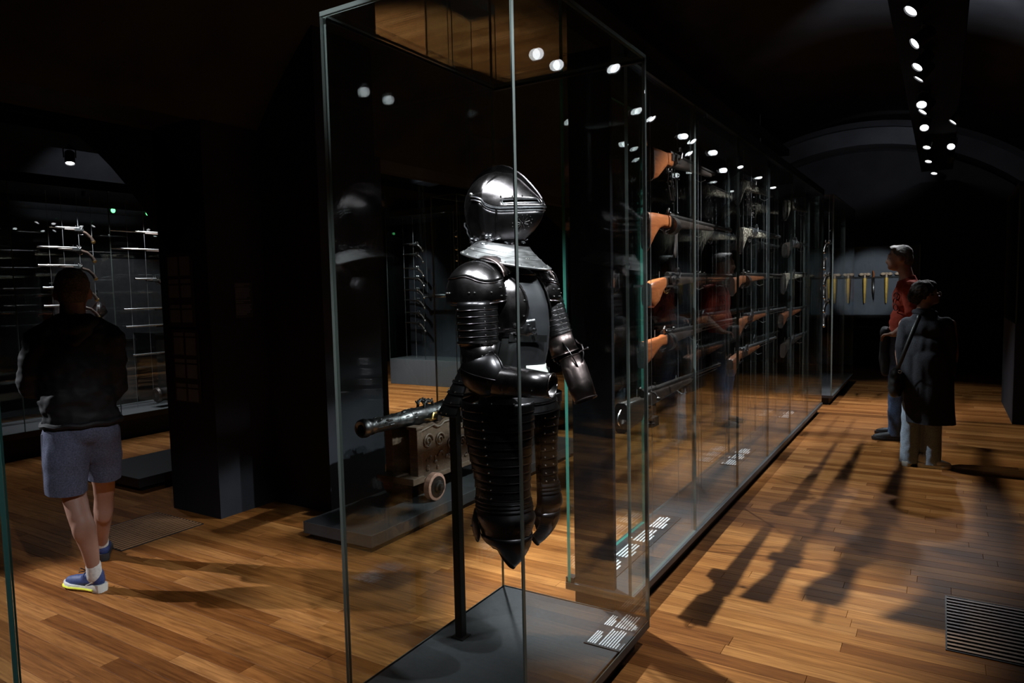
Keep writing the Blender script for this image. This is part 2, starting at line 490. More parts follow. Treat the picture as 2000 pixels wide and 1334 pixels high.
# ---- vaulted ceiling: a segmental barrel over each nave and the wall mass between them
def barrel(name, xc, half, spring, rise, y0, y1):
    r = (half*half + rise*rise)/(2*rise); zc = spring + rise - r; a0 = math.asin(half/r)
    rows = []
    for y in (y0, y1):
        rows.append([(xc + r*sin(-a0 + 2*a0*i/40), y, zc + r*cos(-a0 + 2*a0*i/40)) for i in range(41)])
    b = MB(); b.grid(rows)
    o = b.build(name, M['ceil'], solid=0.2, offset=1)
    return struct(o)
barrel('ceiling', -1.23, 3.0, 2.7, 1.5, YF, YB)
barrel('ceiling', -7.58, 2.85, 2.7, 1.45, YF, YB)
wallbox('wall_arcade', -4.74, YF, 2.72, -4.22, 2.99, 4.9)
wallbox('wall_arcade', -4.74, 4.75, 2.72, -4.22, YB, 4.9)
# piers
wallbox('wall_pier', -4.76, 2.99, -0.02, -4.22, 4.75, 4.9)          # pier with the panels
wallbox('wall_pilaster', -4.25, 3.45, -0.02, -3.63, 4.02, 4.9)      # broad pilaster behind the cannon
wallbox('wall_pier', -4.76, 10.2, -0.02, -4.22, 11.6, 4.9)
wallbox('wall_pier', -4.76, -2.6, -0.02, -4.22, -1.2, 4.9)

def arch(name, xc, zc, r0, r1, y0, y1, a_max, top=None):
    """arch ring between radii r0 and r1, with an infill up to `top`"""
    n = 28; b = MB()
    rows = []
    for k in range(n+1):
        a = -a_max + 2*a_max*k/n
        rows.append([(xc+r0*sin(a), y0, zc+r0*cos(a)), (xc+r1*sin(a), y0, zc+r1*cos(a)), (xc+r1*sin(a), y1, zc+r1*cos(a)), (xc+r0*sin(a), y1, zc+r0*cos(a))])
    b.grid(rows, close_u=True, cap0=True, cap1=True)
    o = struct(b.build(name, M['ceil'], angle=30))
    if top:
        b = MB(); rows = []
        for k in range(n+1):
            a = -a_max + 2*a_max*k/n; x = xc+(r1-0.03)*sin(a); z = zc+(r1-0.03)*cos(a)
            rows.append([(x, y0+0.05, z), (x, y0+0.05, max(top, z+0.02)), (x, y1-0.05, max(top, z+0.02)), (x, y1-0.05, z)])
        b.grid(rows, close_u=True, cap0=True, cap1=True)
        struct(b.build('wall_spandrel', M['wall'], angle=30))
    return o
arch('trim_1', -7.5, -0.36, 3.62, 4.13, 2.99, 3.45, radians(52.5), 4.8)
arch('trim_2', -1.23, 0.36, 3.45, 3.72, 13.3, 13.8, radians(57), 4.8)
arch('trim_3', -7.5, -0.2, 3.62, 4.0, 9.7, 10.2, radians(50), 4.8)

# ================================================================ LIGHT TRACKS AND THEIR SPOTLIGHTS
def track(x0, x1, y0, y1, z0, z1, label, hangers):
    t = thing('light_track', label, 'light track', ((x0+x1)/2, y0, z0))
    b = MB(); b.box(-(x1-x0)/2, 0, 0, (x1-x0)/2, y1-y0, z1-z0); b.build('beam', M['beam'], t, bevel=0.006)
    for y in hangers:
        b = MB(); b.cyl((0, y-y0, z1-z0), (0, y-y0, 4.15-z0), 0.008, n=6); b.build('hanger_rod', M['black'], t)
track(-0.30, 0.10, -2.0, 12.2, 3.13, 3.24, 'black light track hanging above the aisle where two visitors stand', (-1, 2, 5, 8, 11))
track(-2.55, -2.15, -2.0, 12.2, 3.58, 3.68, 'black light track hanging behind the long gun vitrine', (-1, 2, 5, 8, 11))
track(-7.25, -6.55, -2.0, 9.0, 2.98, 3.08, 'black light track in the far nave beyond the piers', (-1, 2, 5, 8))

ORD = ['first', 'second', 'third', 'fourth', 'fifth', 'sixth', 'seventh', 'eighth', 'ninth', 'tenth', 'eleventh', 'twelfth', 'thirteenth', 'fourteenth', 'fifteenth', 'sixteenth', 'seventeenth', 'eighteenth', 'nineteenth', 'twentieth', 'last']
RIGHT = [  # x, y, target, watts, cone
 (-0.18, 0.6, (-3.0, 1.6, 0.3), 190, 36), (-0.18, 1.5, (-2.4, 2.6, 0.0), 240, 34), (0.05, 2.6, (-1.2, 2.4, 0.6), 150, 36),  # first one hangs out of view, added as fill for the left visitor
 (0.10, 3.95, (-1.42, 2.25, 1.6), 60, 24), (0.10, 4.22, (-1.42, 2.3, 1.2), 60, 28),
 (-0.18, 4.51, (-1.35, 3.9, 1.5), 400, 46), (-0.18, 5.13, (-3.3, 3.85, 0.45), 480, 19), (-0.18, 5.70, (-1.35, 5.0, 1.5), 0, 44),
 (-0.18, 6.04, (-1.35, 5.9, 1.5), 460, 48), (-0.18, 6.93, (-0.6, 4.2, 0.0), 0, 34), (-0.18, 7.23, (-1.35, 6.8, 1.4), 0, 44),
 (0.05, 7.87, (-1.35, 7.6, 1.4), 460, 50), (-0.18, 7.99, (-0.5, 4.9, 0.0), 170, 26), (-0.18, 9.19, (-0.9, 7.9, 0.0), 180, 40),
 (0.05, 9.30, (-0.5, 6.0, 0.6), 170, 30), (-0.18, 10.29, (-0.9, 9.2, 0.0), 260, 44), (0.05, 10.40, (-1.05, 14.1, 1.5), 300, 18), (-0.13, 11.5, (-0.7, 10.4, 0.0), 0, 44)]
for i, (x, y, tg, wt, cone) in enumerate(RIGHT):
    spotlight((x, y, 3.0), tg, wt, cone, f'black cylindrical spotlight, {ORD[i]} of the row along the visitors aisle track', 'spotlights on the aisle track', hang=0.127, lit=wt > 0)
track(-2.14, -0.32, 1.08, 1.20, 3.58, 3.68, 'short cross track above the armour showcase', (1.14,))
for p_, tg, wt, cn_, lb in (((-1.06, 1.14, 3.40), (-1.44, 2.14, 1.68), 420, 17, 'black spotlight on the short cross track, above the showcase'), ((-0.62, 1.14, 3.40), (-1.40, 2.16, 1.74), 420, 15, 'black spotlight on the short cross track, nearer the visitors aisle'), ((-1.95, 1.14, 3.40), (-1.5, 2.1, 1.65), 160, 17, 'black spotlight on the short cross track, nearer the pier')):
    spotlight(p_, tg, wt, cn_, lb, 'spotlights above the showcase', hang=0.177)
LEFT = [
 (-2.45, 3.6, (-1.28, 3.45, 0.1), 1500, 40),
 (-2.2, 5.88, (-1.35, 5.0, 1.6), 0, 44), (-2.45, 6.4, (-0.75, 6.1, 0.2), 520, 56), (-2.2, 7.26, (-1.35, 6.6, 1.5), 0, 44),
 (-2.45, 7.87, (-0.4, 7.7, 1.25), 130, 30), (-2.2, 8.9, (-1.0, 8.9, 0.6), 380, 60), (-2.45, 9.2, (-1.0, 9.0, 0.0), 0, 44),
 (-2.2, 10.46, (-1.25, 10.6, 1.4), 160, 50), (-2.45, 10.3, (-3.2, 4.3, 0.5), 420, 17)]
for i, (x, y, tg, wt, cone) in enumerate(LEFT):
    spotlight((x, y, 3.4 if y < 5 else 3.25), tg, wt, cone, f'black cylindrical spotlight, {ORD[i]} of the row behind the long vitrine', 'spotlights behind the vitrine', hang=0.177 if y < 5 else 0.327, lit=wt > 0)
FARL = [
 (-6.7, 0.4, (-3.5, 1.85, 0.1), 850, 25), (-7.0, 3.57, (-6.0, 3.0, 0.0), 40, 60), (-7.0, 6.6, (-6.5, 8.1, 0.0), 900, 66), (-7.0, 7.9, (-7.5, 8.9, 1.6), 90, 46)]
for i, (x, y, tg, wt, cone) in enumerate(FARL):
    spotlight((x, y, 2.8), tg, wt, cone, f'black cylindrical spotlight, {ORD[i]} of the row in the far nave', 'spotlights in the far nave', hang=0.177)
# lamps that wash the vaults
for (p, tg, wt, cone, lb) in (((-0.1, 6.3, 3.32), (-0.1, 8.2, 4.1), 110, 80, 'black uplight standing on the aisle track below the vault'),
                              ((-7.05, 8.8, 3.16), (-7.4, 9.9, 3.7), 26, 60, 'black uplight below the arch in the far nave'),
                              ((-8.0, 5.2, 2.86), (-10.3, 5.4, 3.2), 40, 50, 'black uplight on top of the far vitrine'),
                              ((-0.1, 12.0, 3.32), (-0.9, 13.6, 3.9), 22, 70, 'black uplight below the arch before the end wall')):
    spotlight(p, tg, wt, cone, lb, None, hang=-0.07, name='uplight')

# ================================================================ ARMOUR SHOWCASE
sc = thing('armour_showcase', 'tall frameless glass showcase standing around the black suit of armour', 'display case', (-1.41, 2.255, 0))
def local(o, ox, oy):
    return o
X0, X1, Y0, Y1, ZT = -0.37, 0.37, -0.525, 0.525, 2.46
b = MB()
b.grid([[(X0-0.0, Y0, 0.085), (X1, Y0, 0.085), (X1, Y1, 0.085), (X0, Y1, 0.085)], [(X0, Y0, 0.12), (X1, Y0, 0.12), (X1, Y1, 0.12), (X0, Y1, 0.12)]], close_u=True, cap0=True, cap1=True)
b.build('base_plate', M['plinth'], sc, smooth=False, bevel=0.003)
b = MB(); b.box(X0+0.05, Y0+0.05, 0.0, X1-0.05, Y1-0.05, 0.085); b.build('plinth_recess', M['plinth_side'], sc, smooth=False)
T = 0.013
pane(X0, Y0, 0.12, X1, Y0+T, ZT, sc)
pane(X0, Y1-T, 0.12, X1, Y1, ZT, sc)
pane(X0, Y0+T+0.001, 0.12, X0+T, Y1-T-0.001, ZT, sc)
pane(X1-T, Y0+T+0.001, 0.12, X1, Y1-T-0.001, ZT, sc)
pane(X0, Y0, ZT+0.001, X1, Y1, ZT+0.015, sc, name='glass_top')
b = MB()
for (a0, a1, c0, c1) in ((X0, Y0, X0+0.008, Y1), (X0, Y1-0.008, X1, Y1)):
    b.box(a0+0.014, c0 if False else a1+0.014, ZT-0.012, c0-0.0 if c0 > a0+0.02 else c0+0.010, c1-0.014, ZT-0.002)
b.build('top_seal', M['black'], sc, smooth=False)

lb = thing('text_panel', 'small charcoal text panel with white print beside the armour, numbered', 'label', (-1.045, 2.62, 0.1205))
b = MB(); b.box(-0.155, -0.16, 0, 0, 0.165, 0.004); b.build('panel', M['label'], lb, smooth=False)
b = MB()
print_lines(b, [(0.01, 0.010, 0.12, 4, 0.0098, 0.0052), (0.175, 0.010, 0.10, 4, 0.0098, 0.0052), (0.01, 0.060, 0.15, 7, 0.0115, 0.0052), (0.175, 0.060, 0.135, 7, 0.0115, 0.0052), (0.01, 0.147, 0.12, 1, 0.006, 0.002)],
            (-0.152, -0.158, 0.004), (0, 1, 0), (-1, 0, 0), (0, 0, 1), seed=3)
stuff(b.build('print', M['print'], lb, smooth=False))
text_mesh('054', 0.021, 'number', M['print'], lb, Matrix(((0, -1, 0, -0.016), (1, 0, 0, 0.045), (0, 0, 1, 0.0042), (0, 0, 0, 1))))

# ================================================================ LONG GUN VITRINE
VX0, VX1, VY0, VY1, VZ = -1.52, -1.19, 2.95, 8.93, 2.54
def vitrine(name, label, x0, x1, y0, y1, zt, joints, beam=True, edge0='edge_lit_green', post=False, T=0.016, cables=(), base=0.12):
    v = thing(name, label, 'display case', (x0, y0, 0))
    W, Ln = x1-x0, y1-y0
    b = MB(); b.box(-0.012, 0, base-0.035, W+0.012, Ln, base); b.build('base_plate', M['plinth'], v, smooth=False, bevel=0.002)
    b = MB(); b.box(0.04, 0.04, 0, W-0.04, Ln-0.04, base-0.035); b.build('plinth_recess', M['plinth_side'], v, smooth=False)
    if beam:
        b = MB(); b.box(-0.004, 0, zt, W+0.004, Ln, zt+0.065); b.build('top_beam', M['beam'], v, smooth=False, bevel=0.003)
    ys = [0]+[j-y0 for j in joints]+[Ln]
    for k in range(len(ys)-1):
        g = 0.002
        pane(0, ys[k]+g, base+0.001, T, ys[k+1]-g, zt-0.001, v, edge0 if k == 0 else 'edge_dim')
        pane(W-T, ys[k]+g, base+0.001, W, ys[k+1]-g, zt-0.001, v, 'edge' if k == 0 else 'edge_dim')
    if not beam:
        pane(0, 0, zt, W, Ln, zt+0.012, v, 'edge', 'glass_top')
    pane(T+0.002, Ln-T, base+0.001, W-T-0.002, Ln, zt-0.001, v, 'edge')
    for (cx, cy) in cables:
        b = MB(); b.cyl((cx-x0, cy-y0, base), (cx-x0, cy-y0, zt), 0.0016, n=5); b.build('suspension_cable', M['wire'], v)
    return v
CABLES = []
for k in range(3):
    for dy in (0.42, 1.25, 1.75):
        CABLES.append((-1.41, VY0+0.1+k*1.98+dy))
        if dy < 1.5: CABLES.append((-1.29, VY0+0.1+k*1.98+dy+0.03))
lv = vitrine('gun_vitrine', 'long narrow glass vitrine with rows of hanging guns beside the visitors', VX0, VX1, VY0, VY1, VZ, (3.95, 4.94, 5.94, 6.93, 7.93), cables=CABLES)
b = MB(); b.box(0.03, 0.02, 0.0, 0.235, 0.05, VZ); b.build('end_post', M['wall'], lv, smooth=False, bevel=0.002)
b = MB(); b.box(-0.012, 0.005, 0.085, 0.03, 0.05, 0.145); b.build('pane_clamp', M['black'], lv, smooth=False)
v2 = vitrine('pistol_vitrine', 'glass vitrine with small pistols standing behind the far end of the gun vitrine', -1.5, -1.15, 9.5, 11.9, 2.6, (10.7,), beam=False, edge0='edge', cables=((-1.33, 9.9), (-1.33, 10.5), (-1.33, 11.0), (-1.33, 11.5)))

def floor_label(name, label, x0, y0, x1, y1, seed, z=0.1205):
    t = thing(name, label, 'label', (x1, (y0+y1)/2, z))
    L = y1-y0; W = x1-x0
    b = MB(); b.box(-W, -L/2, 0, 0, L/2, 0.004); b.build('panel', M['label'], t, smooth=False)
    b = MB(); n = max(2, int(round(L/0.24))); cw = L/n
    bl = []
    for k in range(n):
        bl.append((0.012+k*cw, 0.010, cw*0.4, 1, 0.009, 0.008))
        bl.append((0.012+k*cw, 0.036, cw*0.86, 5 if W > 0.12 else 4, 0.0185, 0.0095))
    print_lines(b, bl, (-W+0.002, -L/2, 0.004), (0, 1, 0), (-1, 0, 0), (0, 0, 1), seed=seed)
    stuff(b.build('print', M['print'], t, smooth=False))
floor_label('text_panel', 'long text panel on the vitrine base below the nearest guns', -1.485, 3.10, -1.335, 4.12, 5)
floor_label('text_panel', 'text panel on the vitrine base below the middle guns', -1.475, 5.52, -1.335, 6.15, 6)
floor_label('text_panel', 'small text panel near the far end of the vitrine base', -1.455, 7.72, -1.345, 8.2, 7)

# ================================================================ NEAR GLASS CASE AT THE FRAME'S EDGE
nc = thing('glass_showcase', 'dark glass showcase of which only one upright glass edge shows', 'display case', (-2.95, 0.35, 0))
b = MB(); b.box(0, -0.5, 0.0, 0.72, 0.45, 0.10); b.build('base_plate', M['plinth'], nc, smooth=False, bevel=0.003)
pane(0.71, -0.5, 0.10, 0.724, 0.556, 2.4, nc, 'edge_dark')
pane(0.0, 0.542, 0.10, 0.708, 0.556, 2.4, nc, 'edge_dark')
pane(0.0, -0.5, 2.401, 0.72, 0.556, 2.415, nc, 'edge_dark', 'glass_top')

# ================================================================ FLOOR GRILLES
def grille(label, x0, y0, x1, y1, n, along):
    t = thing('floor_grille', label, 'floor grille', (x0, y0, 0.0003))
    W, H = x1-x0, y1-y0
    b = MB(); b.box(0, 0, 0, W, H, 0.0012); b.build('gap_sheet', M['gap_black'], t, smooth=False)  # black sheet on the floor paints the dark hollow below the slats
    f = 0.006; b = MB(); b.box(-f, -f, 0, W+f, 0, 0.004); b.box(-f, H, 0, W+f, H+f, 0.004); b.box(-f, 0, 0, 0, H, 0.004); b.box(W, 0, 0, W+f, H, 0.004)
    b.build('frame', M['black'], t, smooth=False)
    me = None
    for k in range(n):
        if me is None:
            b = MB()
            if along == 'x': b.box(0, -H/n*0.22, 0.0012, W, H/n*0.22, 0.0052)
            else: b.box(-W/n*0.22, 0, 0.0012, W/n*0.22, H, 0.0052)
            o = b.build('slat', M['grille'], t, smooth=False); me = o.data
        else:
            o = bpy.data.objects.new('slat', me); COL.objects.link(o); o.parent = t
        o.location = (0, H*(k+0.5)/n, 0) if along == 'x' else (W*(k+0.5)/n, 0, 0)
M['gap_black'] = mat('grille_gap_black', (0.003, 0.003, 0.003), 0.95, spec=0.0)
M['grille'] = mat_wood('grille_wood', (0.20, 0.095, 0.04), (0.32, 0.16, 0.075), rough=0.5)
grille('slatted floor grille in the shade at the corner of the visitors aisle', 0.05, 3.35, 0.75, 3.93, 16, 'x')
grille('slatted floor grille at the foot of the pier with the panels', -4.76, 2.31, -4.24, 2.86, 15, 'y')

# ================================================================ PANELS ON THE PIER
def pages(label, x0, x1, z0, z1, rows):
    t = thing('picture_panel', label, 'wall panel', (x0, 2.985, z0))
    W, H = x1-x0, z1-z0
    b = MB(); b.box(0, -0.012, 0, W, 0.0, H); b.build('board', M['label'], t, smooth=False, bevel=0.002)
    y = H-0.025
    for k, (h, gap) in enumerate(rows):
        for c in range(2):
            xa = 0.018+c*(W/2-0.006); xb = xa+W/2-0.032
            b = MB(); b.box(xa, -0.0135, y-h, xb, -0.012, y)
            b.build('page', M['print_dim'], t, smooth=False)
        y -= h+gap
pages('dark panel with pale pages on the pier, upper of two', -4.655, -4.37, 1.33, 1.84, ((0.13, 0.025), (0.03, 0.012), (0.085, 0.05), (0.025, 0.012), (0.085, 0.02)))
pages('dark panel with pale pages on the pier, lower of two', -4.635, -4.35, 0.80, 1.315, ((0.025, 0.012), (0.12, 0.03), (0.025, 0.012), (0.095, 0.04), (0.025, 0.012), (0.085, 0.02)))
t = thing('wall_text', 'small pale text block on the shaded side of the pier', 'wall panel', (-4.218, 3.19, 1.38))
b = MB(); b.box(0, 0, 0, 0.004, 0.145, 0.25); b.build('panel', M['label'], t, smooth=False)
b = MB(); print_lines(b, [(0.006, 0.012, 0.13, 2, 0.012, 0.006), (0.006, 0.042, 0.13, 7, 0.011, 0.006), (0.006, 0.128, 0.13, 2, 0.012, 0.006), (0.006, 0.158, 0.13, 7, 0.011, 0.006)], (0.004, 0, 0.25), (0, 1, 0), (0, 0, 1), (1, 0, 0), seed=9)
stuff(b.build('print', M['print_dim'], t, smooth=False))
# ================================================================ SUIT OF ARMOUR
M['armour'] = mat('blackened_steel', (0.155, 0.138, 0.143), 0.26, metal=1, scale=9, var=0.35, rvar=0.09, bump=0.04, bscale=60)
M['armour_dark'] = mat('black_painted_steel', (0.10, 0.092, 0.098), 0.30, metal=1, scale=9, var=0.35, rvar=0.08)
M['armour_plate'] = mat('dull_black_breastplate', (0.05, 0.05, 0.056), 0.5, metal=0.6, scale=9, var=0.3, rvar=0.08)
M['armour_warm'] = mat('russet_steel', (0.27, 0.205, 0.20), 0.33, metal=1, scale=10, var=0.4, rvar=0.1, bump=0.04, bscale=60)
M['gorget'] = mat('worn_bright_steel', (0.72, 0.70, 0.71), 0.34, metal=1, scale=11, var=0.3, rvar=0.1, stretch=(1, 1, 4))
M['rivet'] = mat('rivet_steel', (0.75, 0.73, 0.71), 0.25, metal=1)
M['hollow_black'] = mat('armour_hollow_black', (0.006, 0.006, 0.006), 0.9)  # black put in for shade inside hollows; also colours buckles and slot
M['lit_flange'] = mat('lit_waist_steel', (0.78, 0.77, 0.72), 0.5)  # flange steel coloured white for the strong light falling on it

AO = (-1.42, 2.25, 0)
suit = thing('suit_of_armour', 'blackened steel half armour with pointed helmet inside the showcase', 'armour', AO)

class Riv(MB):
    def at(s, p, r=0.0034):
        return s.ell(p, r, 6, 4)
    def done(s, parent):
        if s.v: stuff(s.build('rivets', M['rivet'], parent))

def ring_pt(t, xc, xf, xb, wd, q=1.8):
    """t = 0 at the front ridge, positive to the wearer's left (+y)"""
    sn = sin(t); y = wd*sn
    if cos(t) >= 0: x = xc + (xf-xc)*(1-abs(sn)**q)
    else: x = xc + (xb-xc)*(-cos(t))
    return x, y

def smoothstep(a, b, x):
    t = min(1, max(0, (x-a)/(b-a))); return t*t*(3-2*t)

def lerp_tab(tab, z):
    if z <= tab[0][0]: return tab[0][1:]
    for a, b in zip(tab, tab[1:]):
        if z <= b[0]:
            k = (z-a[0])/(b[0]-a[0]); return [p+(q-p)*k for p, q in zip(a[1:], b[1:])]
    return tab[-1][1:]

# ---- torso: breastplate and backplate
TORSO = [(1.20, 0.165, -0.085, 0.130), (1.25, 0.172, -0.09, 0.132), (1.32, 0.190, -0.105, 0.148), (1.40, 0.197, -0.122, 0.163), (1.48, 0.190, -0.13, 0.172),
         (1.54, 0.170, -0.125, 0.168), (1.59, 0.140, -0.11, 0.145), (1.63, 0.105, -0.09, 0.105)]
def torso(t, z, off=0.0):
    xf, xb, wd = lerp_tab(TORSO, z)
    x, y = ring_pt(t, 0.03, xf+off, xb-off, wd+off, 1.75)
    return V(x, y, z)
def torso_x(y, z, off):
    xf, xb, wd = lerp_tab(TORSO, z)
    s = min(0.999, abs(y)/(wd+off))
    return 0.03 + (xf+off-0.03)*(1-s**1.75)
zs = [1.20+0.43*k/18 for k in range(19)]
b = MB(); b.grid([[torso(radians(-92+184*i/32), z) for i in range(33)] for z in zs])
breast = b.build('breastplate', M['armour_plate'], suit, solid=0.003)
b = MB(); b.grid([[torso(radians(88+184*i/28), z, 0.003) for i in range(29)] for z in zs])
b.build('backplate', M['armour_dark'], suit, solid=0.003)
b = MB(); b.grid([[torso(radians(360*i/24), z, -0.012) for i in range(24)] for z in (1.19, 1.3, 1.45, 1.56, 1.635)], close_u=True, cap0=True, cap1=True); b.build('hollow_black', M['hollow_black'], suit)  # black core paints the shade inside the torso
b = MB(); b.tube([torso(radians(-70+140*i/24), 1.628-0.03*cos(radians(-70+140*i/24)), 0.004) for i in range(25)], 0.005, 6); b.build('neck_roll', M['armour'], suit)
# bracket with studs and the slotted plate below it, on the wearer's right chest
br = MB(); yb = -0.105
def on_chest(y, z, off): return V(torso_x(y, z, off), y, z)
br.grid([[on_chest(yb-0.03+0.075*i/4, z, 0.010) for i in range(5)] for z in (1.375, 1.40, 1.425, 1.437)])
lance = br.build('lance_bracket', M['gunsteel'], suit, solid=0.006)
bb = MB()
for (dy, dz) in ((-0.015, 1.418), (-0.012, 1.40), (0.0, 1.405), (0.018, 1.415), (0.032, 1.40), (0.035, 1.383)):
    c = on_chest(yb+dy, dz, 0.018); bb.cyl(c, c+V(0.012, -0.004, 0), 0.005, n=8)
c = on_chest(yb+0.045, 1.373, 0.012)
bb.bar(on_chest(yb-0.02, 1.372, 0.014), on_chest(yb+0.075, 1.365, 0.022), 0.004, 0.026)
stuff(bb.build('studs', M['steel'], lance))
b = MB(); b.grid([[on_chest(yb-0.03+0.032*i/3, z, 0.009) for i in range(4)] for z in (1.24, 1.28, 1.32, 1.37)]); b.build('chest_slot', M['hollow_black'], suit, solid=0.004)

# ---- gorget: bright flared collar, lower in front
def gorg(t, k, off=0.0):
    cf = 0.5+0.5*cos(t)
    ztop = 1.735-0.035*cf; zbot = 1.692-0.078*cf
    rt, rb = 0.098, 0.158+0.008*cf
    r = rt+(rb-rt)*k**1.25+off
    z = ztop+(zbot-ztop)*k
    return V(0.012+0.012*k*cf + r*cos(t)*1.02, r*sin(t)*0.95, z)
b = MB(); b.grid([[gorg(2*pi*i/40, k) for i in range(40)] for k in (0, 0.2, 0.4, 0.6, 0.8, 0.93, 1.0)], close_u=True)
go = b.build('gorget', M['gorget'], suit, solid=0.003)
b = MB(); b.tube([gorg(2*pi*i/40, 1.0) for i in range(40)], 0.0042, 6, closed=True); b.tube([gorg(2*pi*i/40, 0.62, 0.001) for i in range(40)], 0.0016, 5, closed=True); b.tube([gorg(2*pi*i/40, 0.40, 0.001) for i in range(40)], 0.0014, 5, closed=True)
b.build('rolled_edge', M['gorget'], go)
rv = Riv()
for i in range(18): rv.at(gorg(2*pi*i/18, 0.9, 0.002), 0.0036)
for t in (-2.2, -2.12, -0.4, -0.34): rv.at(gorg(t, 0.55, 0.002), 0.004)
rv.done(go)

# ---- helmet
HELM = [(1.700, 0.080, -0.098, 0.082), (1.725, 0.095, -0.104, 0.087), (1.755, 0.140, -0.118, 0.097), (1.79, 0.170, -0.132, 0.107), (1.825, 0.186, -0.139, 0.112),
        (1.845, 0.190, -0.140, 0.114), (1.865, 0.176, -0.139, 0.1145), (1.89, 0.149, -0.133, 0.112), (1.915, 0.121, -0.121, 0.104), (1.94, 0.092, -0.102, 0.090),
        (1.96, 0.062, -0.078, 0.070), (1.973, 0.036, -0.052, 0.047), (1.980, 0.012, -0.025, 0.022)]
def helm(t, z, off=0.0):
    xf, xb, wd = lerp_tab(HELM, z)
    x, y = ring_pt(t, 0.0, xf+off*1.2, xb-off, wd+off, 1.55)
    return V(x, y, z + off*smoothstep(1.90, 1.98, z))
hz = [1.70, 1.712, 1.725, 1.74, 1.755, 1.772, 1.79, 1.807, 1.825, 1.835, 1.845, 1.855, 1.865, 1.877, 1.89, 1.902, 1.915, 1.928, 1.94, 1.95, 1.96, 1.967, 1.973, 1.980]
NT = 48
hel = thing('helmet', None, None); hel.parent = suit
for k in ('label', 'category'):
    if k in hel: del hel[k]
b = MB()
def sk_skip(j, i):
    a = 360*(i+0.5)/NT; a = a-360 if a > 180 else a
    z = (hz[j]+hz[j+1])/2
    return abs(a) < 62 and 1.842 < z < 1.872
b.grid([[helm(2*pi*i/NT, z) for i in range(NT)] for z in hz], close_u=True, cap1=True, skip=sk_skip)
b.build('skull', M['armour'], hel, solid=0.002)
b = MB(); b.grid([[helm(2*pi*i/24, z, -0.012) for i in range(24)] for z in (1.70, 1.74, 1.79, 1.84, 1.88, 1.92, 1.95)], close_u=True, cap0=True, cap1=True); b.build('hollow_black', M['hollow_black'], hel)  # black core paints the shade behind the sight slits
# visor: upper front plate with a sight slit on each side
def visor_edge(a):          # lower edge height over angle (degrees)
    return 1.838 + 0.045*smoothstep(50, 112, abs(a)) 
def visor_top(a):
    return 1.966 - 0.075*smoothstep(30, 112, abs(a))
rows = []; VN = 56
ks = [0, 0.05, 0.12, 0.165, 0.22, 0.30, 0.4, 0.5, 0.6, 0.7, 0.8, 0.9, 1.0]
for k in ks:
    row = []
    for i in range(VN+1):
        a = -112+224*i/VN; z0, z1 = visor_edge(a), visor_top(a)
        row.append(helm(radians(a), z0+(z1-z0)*k, 0.0055))
    rows.append(row)
def vs_skip(j, i):
    a = abs(-112+224*(i+0.5)/VN)
    return 5 < a < 50 and ks[j] >= 0.119 and ks[j+1] <= 0.221
b = MB(); b.grid(rows, skip=vs_skip)
vis = b.build('visor', M['armour'], hel, solid=0.0025)
b = MB(); b.tube([r for r in rows[0]], 0.0036, 6); b.tube([helm(radians(-112+224*i/VN), visor_edge(-112+224*i/VN)-0.011, 0.004) for i in range(VN+1)], 0.0032, 6)
for s in (-1, 1):
    loop = []
    lo = ks.index(0.12); hi = ks.index(0.22)
    ii = [i for i in range(VN+1) if 4.5 < s*(-112+224*i/VN) < 51]
    loop = [rows[lo][i] for i in ii]+[rows[hi][i] for i in reversed(ii)]
    b.tube(loop, 0.0026, 6, closed=True)
for s in (0, VN):
    b.tube([r[s] for r in rows], 0.0028, 6)
b.build('visor_roping', M['gunsteel'], vis)
rv = Riv()
for s in (-1, 1):
    for a in (14, 24, 35, 48): rv.at(helm(radians(s*a), 1.879, 0.009), 0.0034)
    p = helm(radians(s*112), 1.892, 0.008); rv.ell(p, (0.008, 0.006, 0.008), 8, 6)
rv.done(vis)
# bevor: lower front plate with a rosette of breaths
b = MB()
rows = []
for k in range(9):
    row = []
    for i in range(41):
        a = -100+200*i/40; z1 = visor_edge(a)-0.014; z0 = 1.715+0.03*smoothstep(50, 100, abs(a))
        row.append(helm(radians(a), z0+(z1-z0)*k/8, 0.0035))
    rows.append(row)
b.grid(rows); bev = b.build('bevor', M['armour_dark'], hel, solid=0.002)
b = MB()
for s in (-1, 1):
    b.tube([helm(radians(s*56), 1.745+0.085*k/6, 0.008) for k in range(7)], 0.002, 5)
    p = helm(radians(s*56), 1.834, 0.012); b.cyl(p, p-V(0, 0, 0.018), 0.004, n=8)
b.build('hinge_strip', M['armour'], bev)
rv = Riv()
for s in (-1, 1):
    a0, z0 = 25, 1.782
    def pt(da, dz): return helm(radians(s*(a0+da)), z0+dz, 0.0055)
    rv.at(pt(0, 0), 0.002)
    for i in range(14):
        an = 2*pi*i/14
        rv.at(pt(11*cos(an), 0.028*sin(an)), 0.0016)
    for i in range(10):
        an = 2*pi*i/10+0.2
        rv.tube([pt(2.5*cos(an), 0.006*sin(an)), pt(8*cos(an), 0.021*sin(an))], 0.0008, 4)
rv.done(bev)
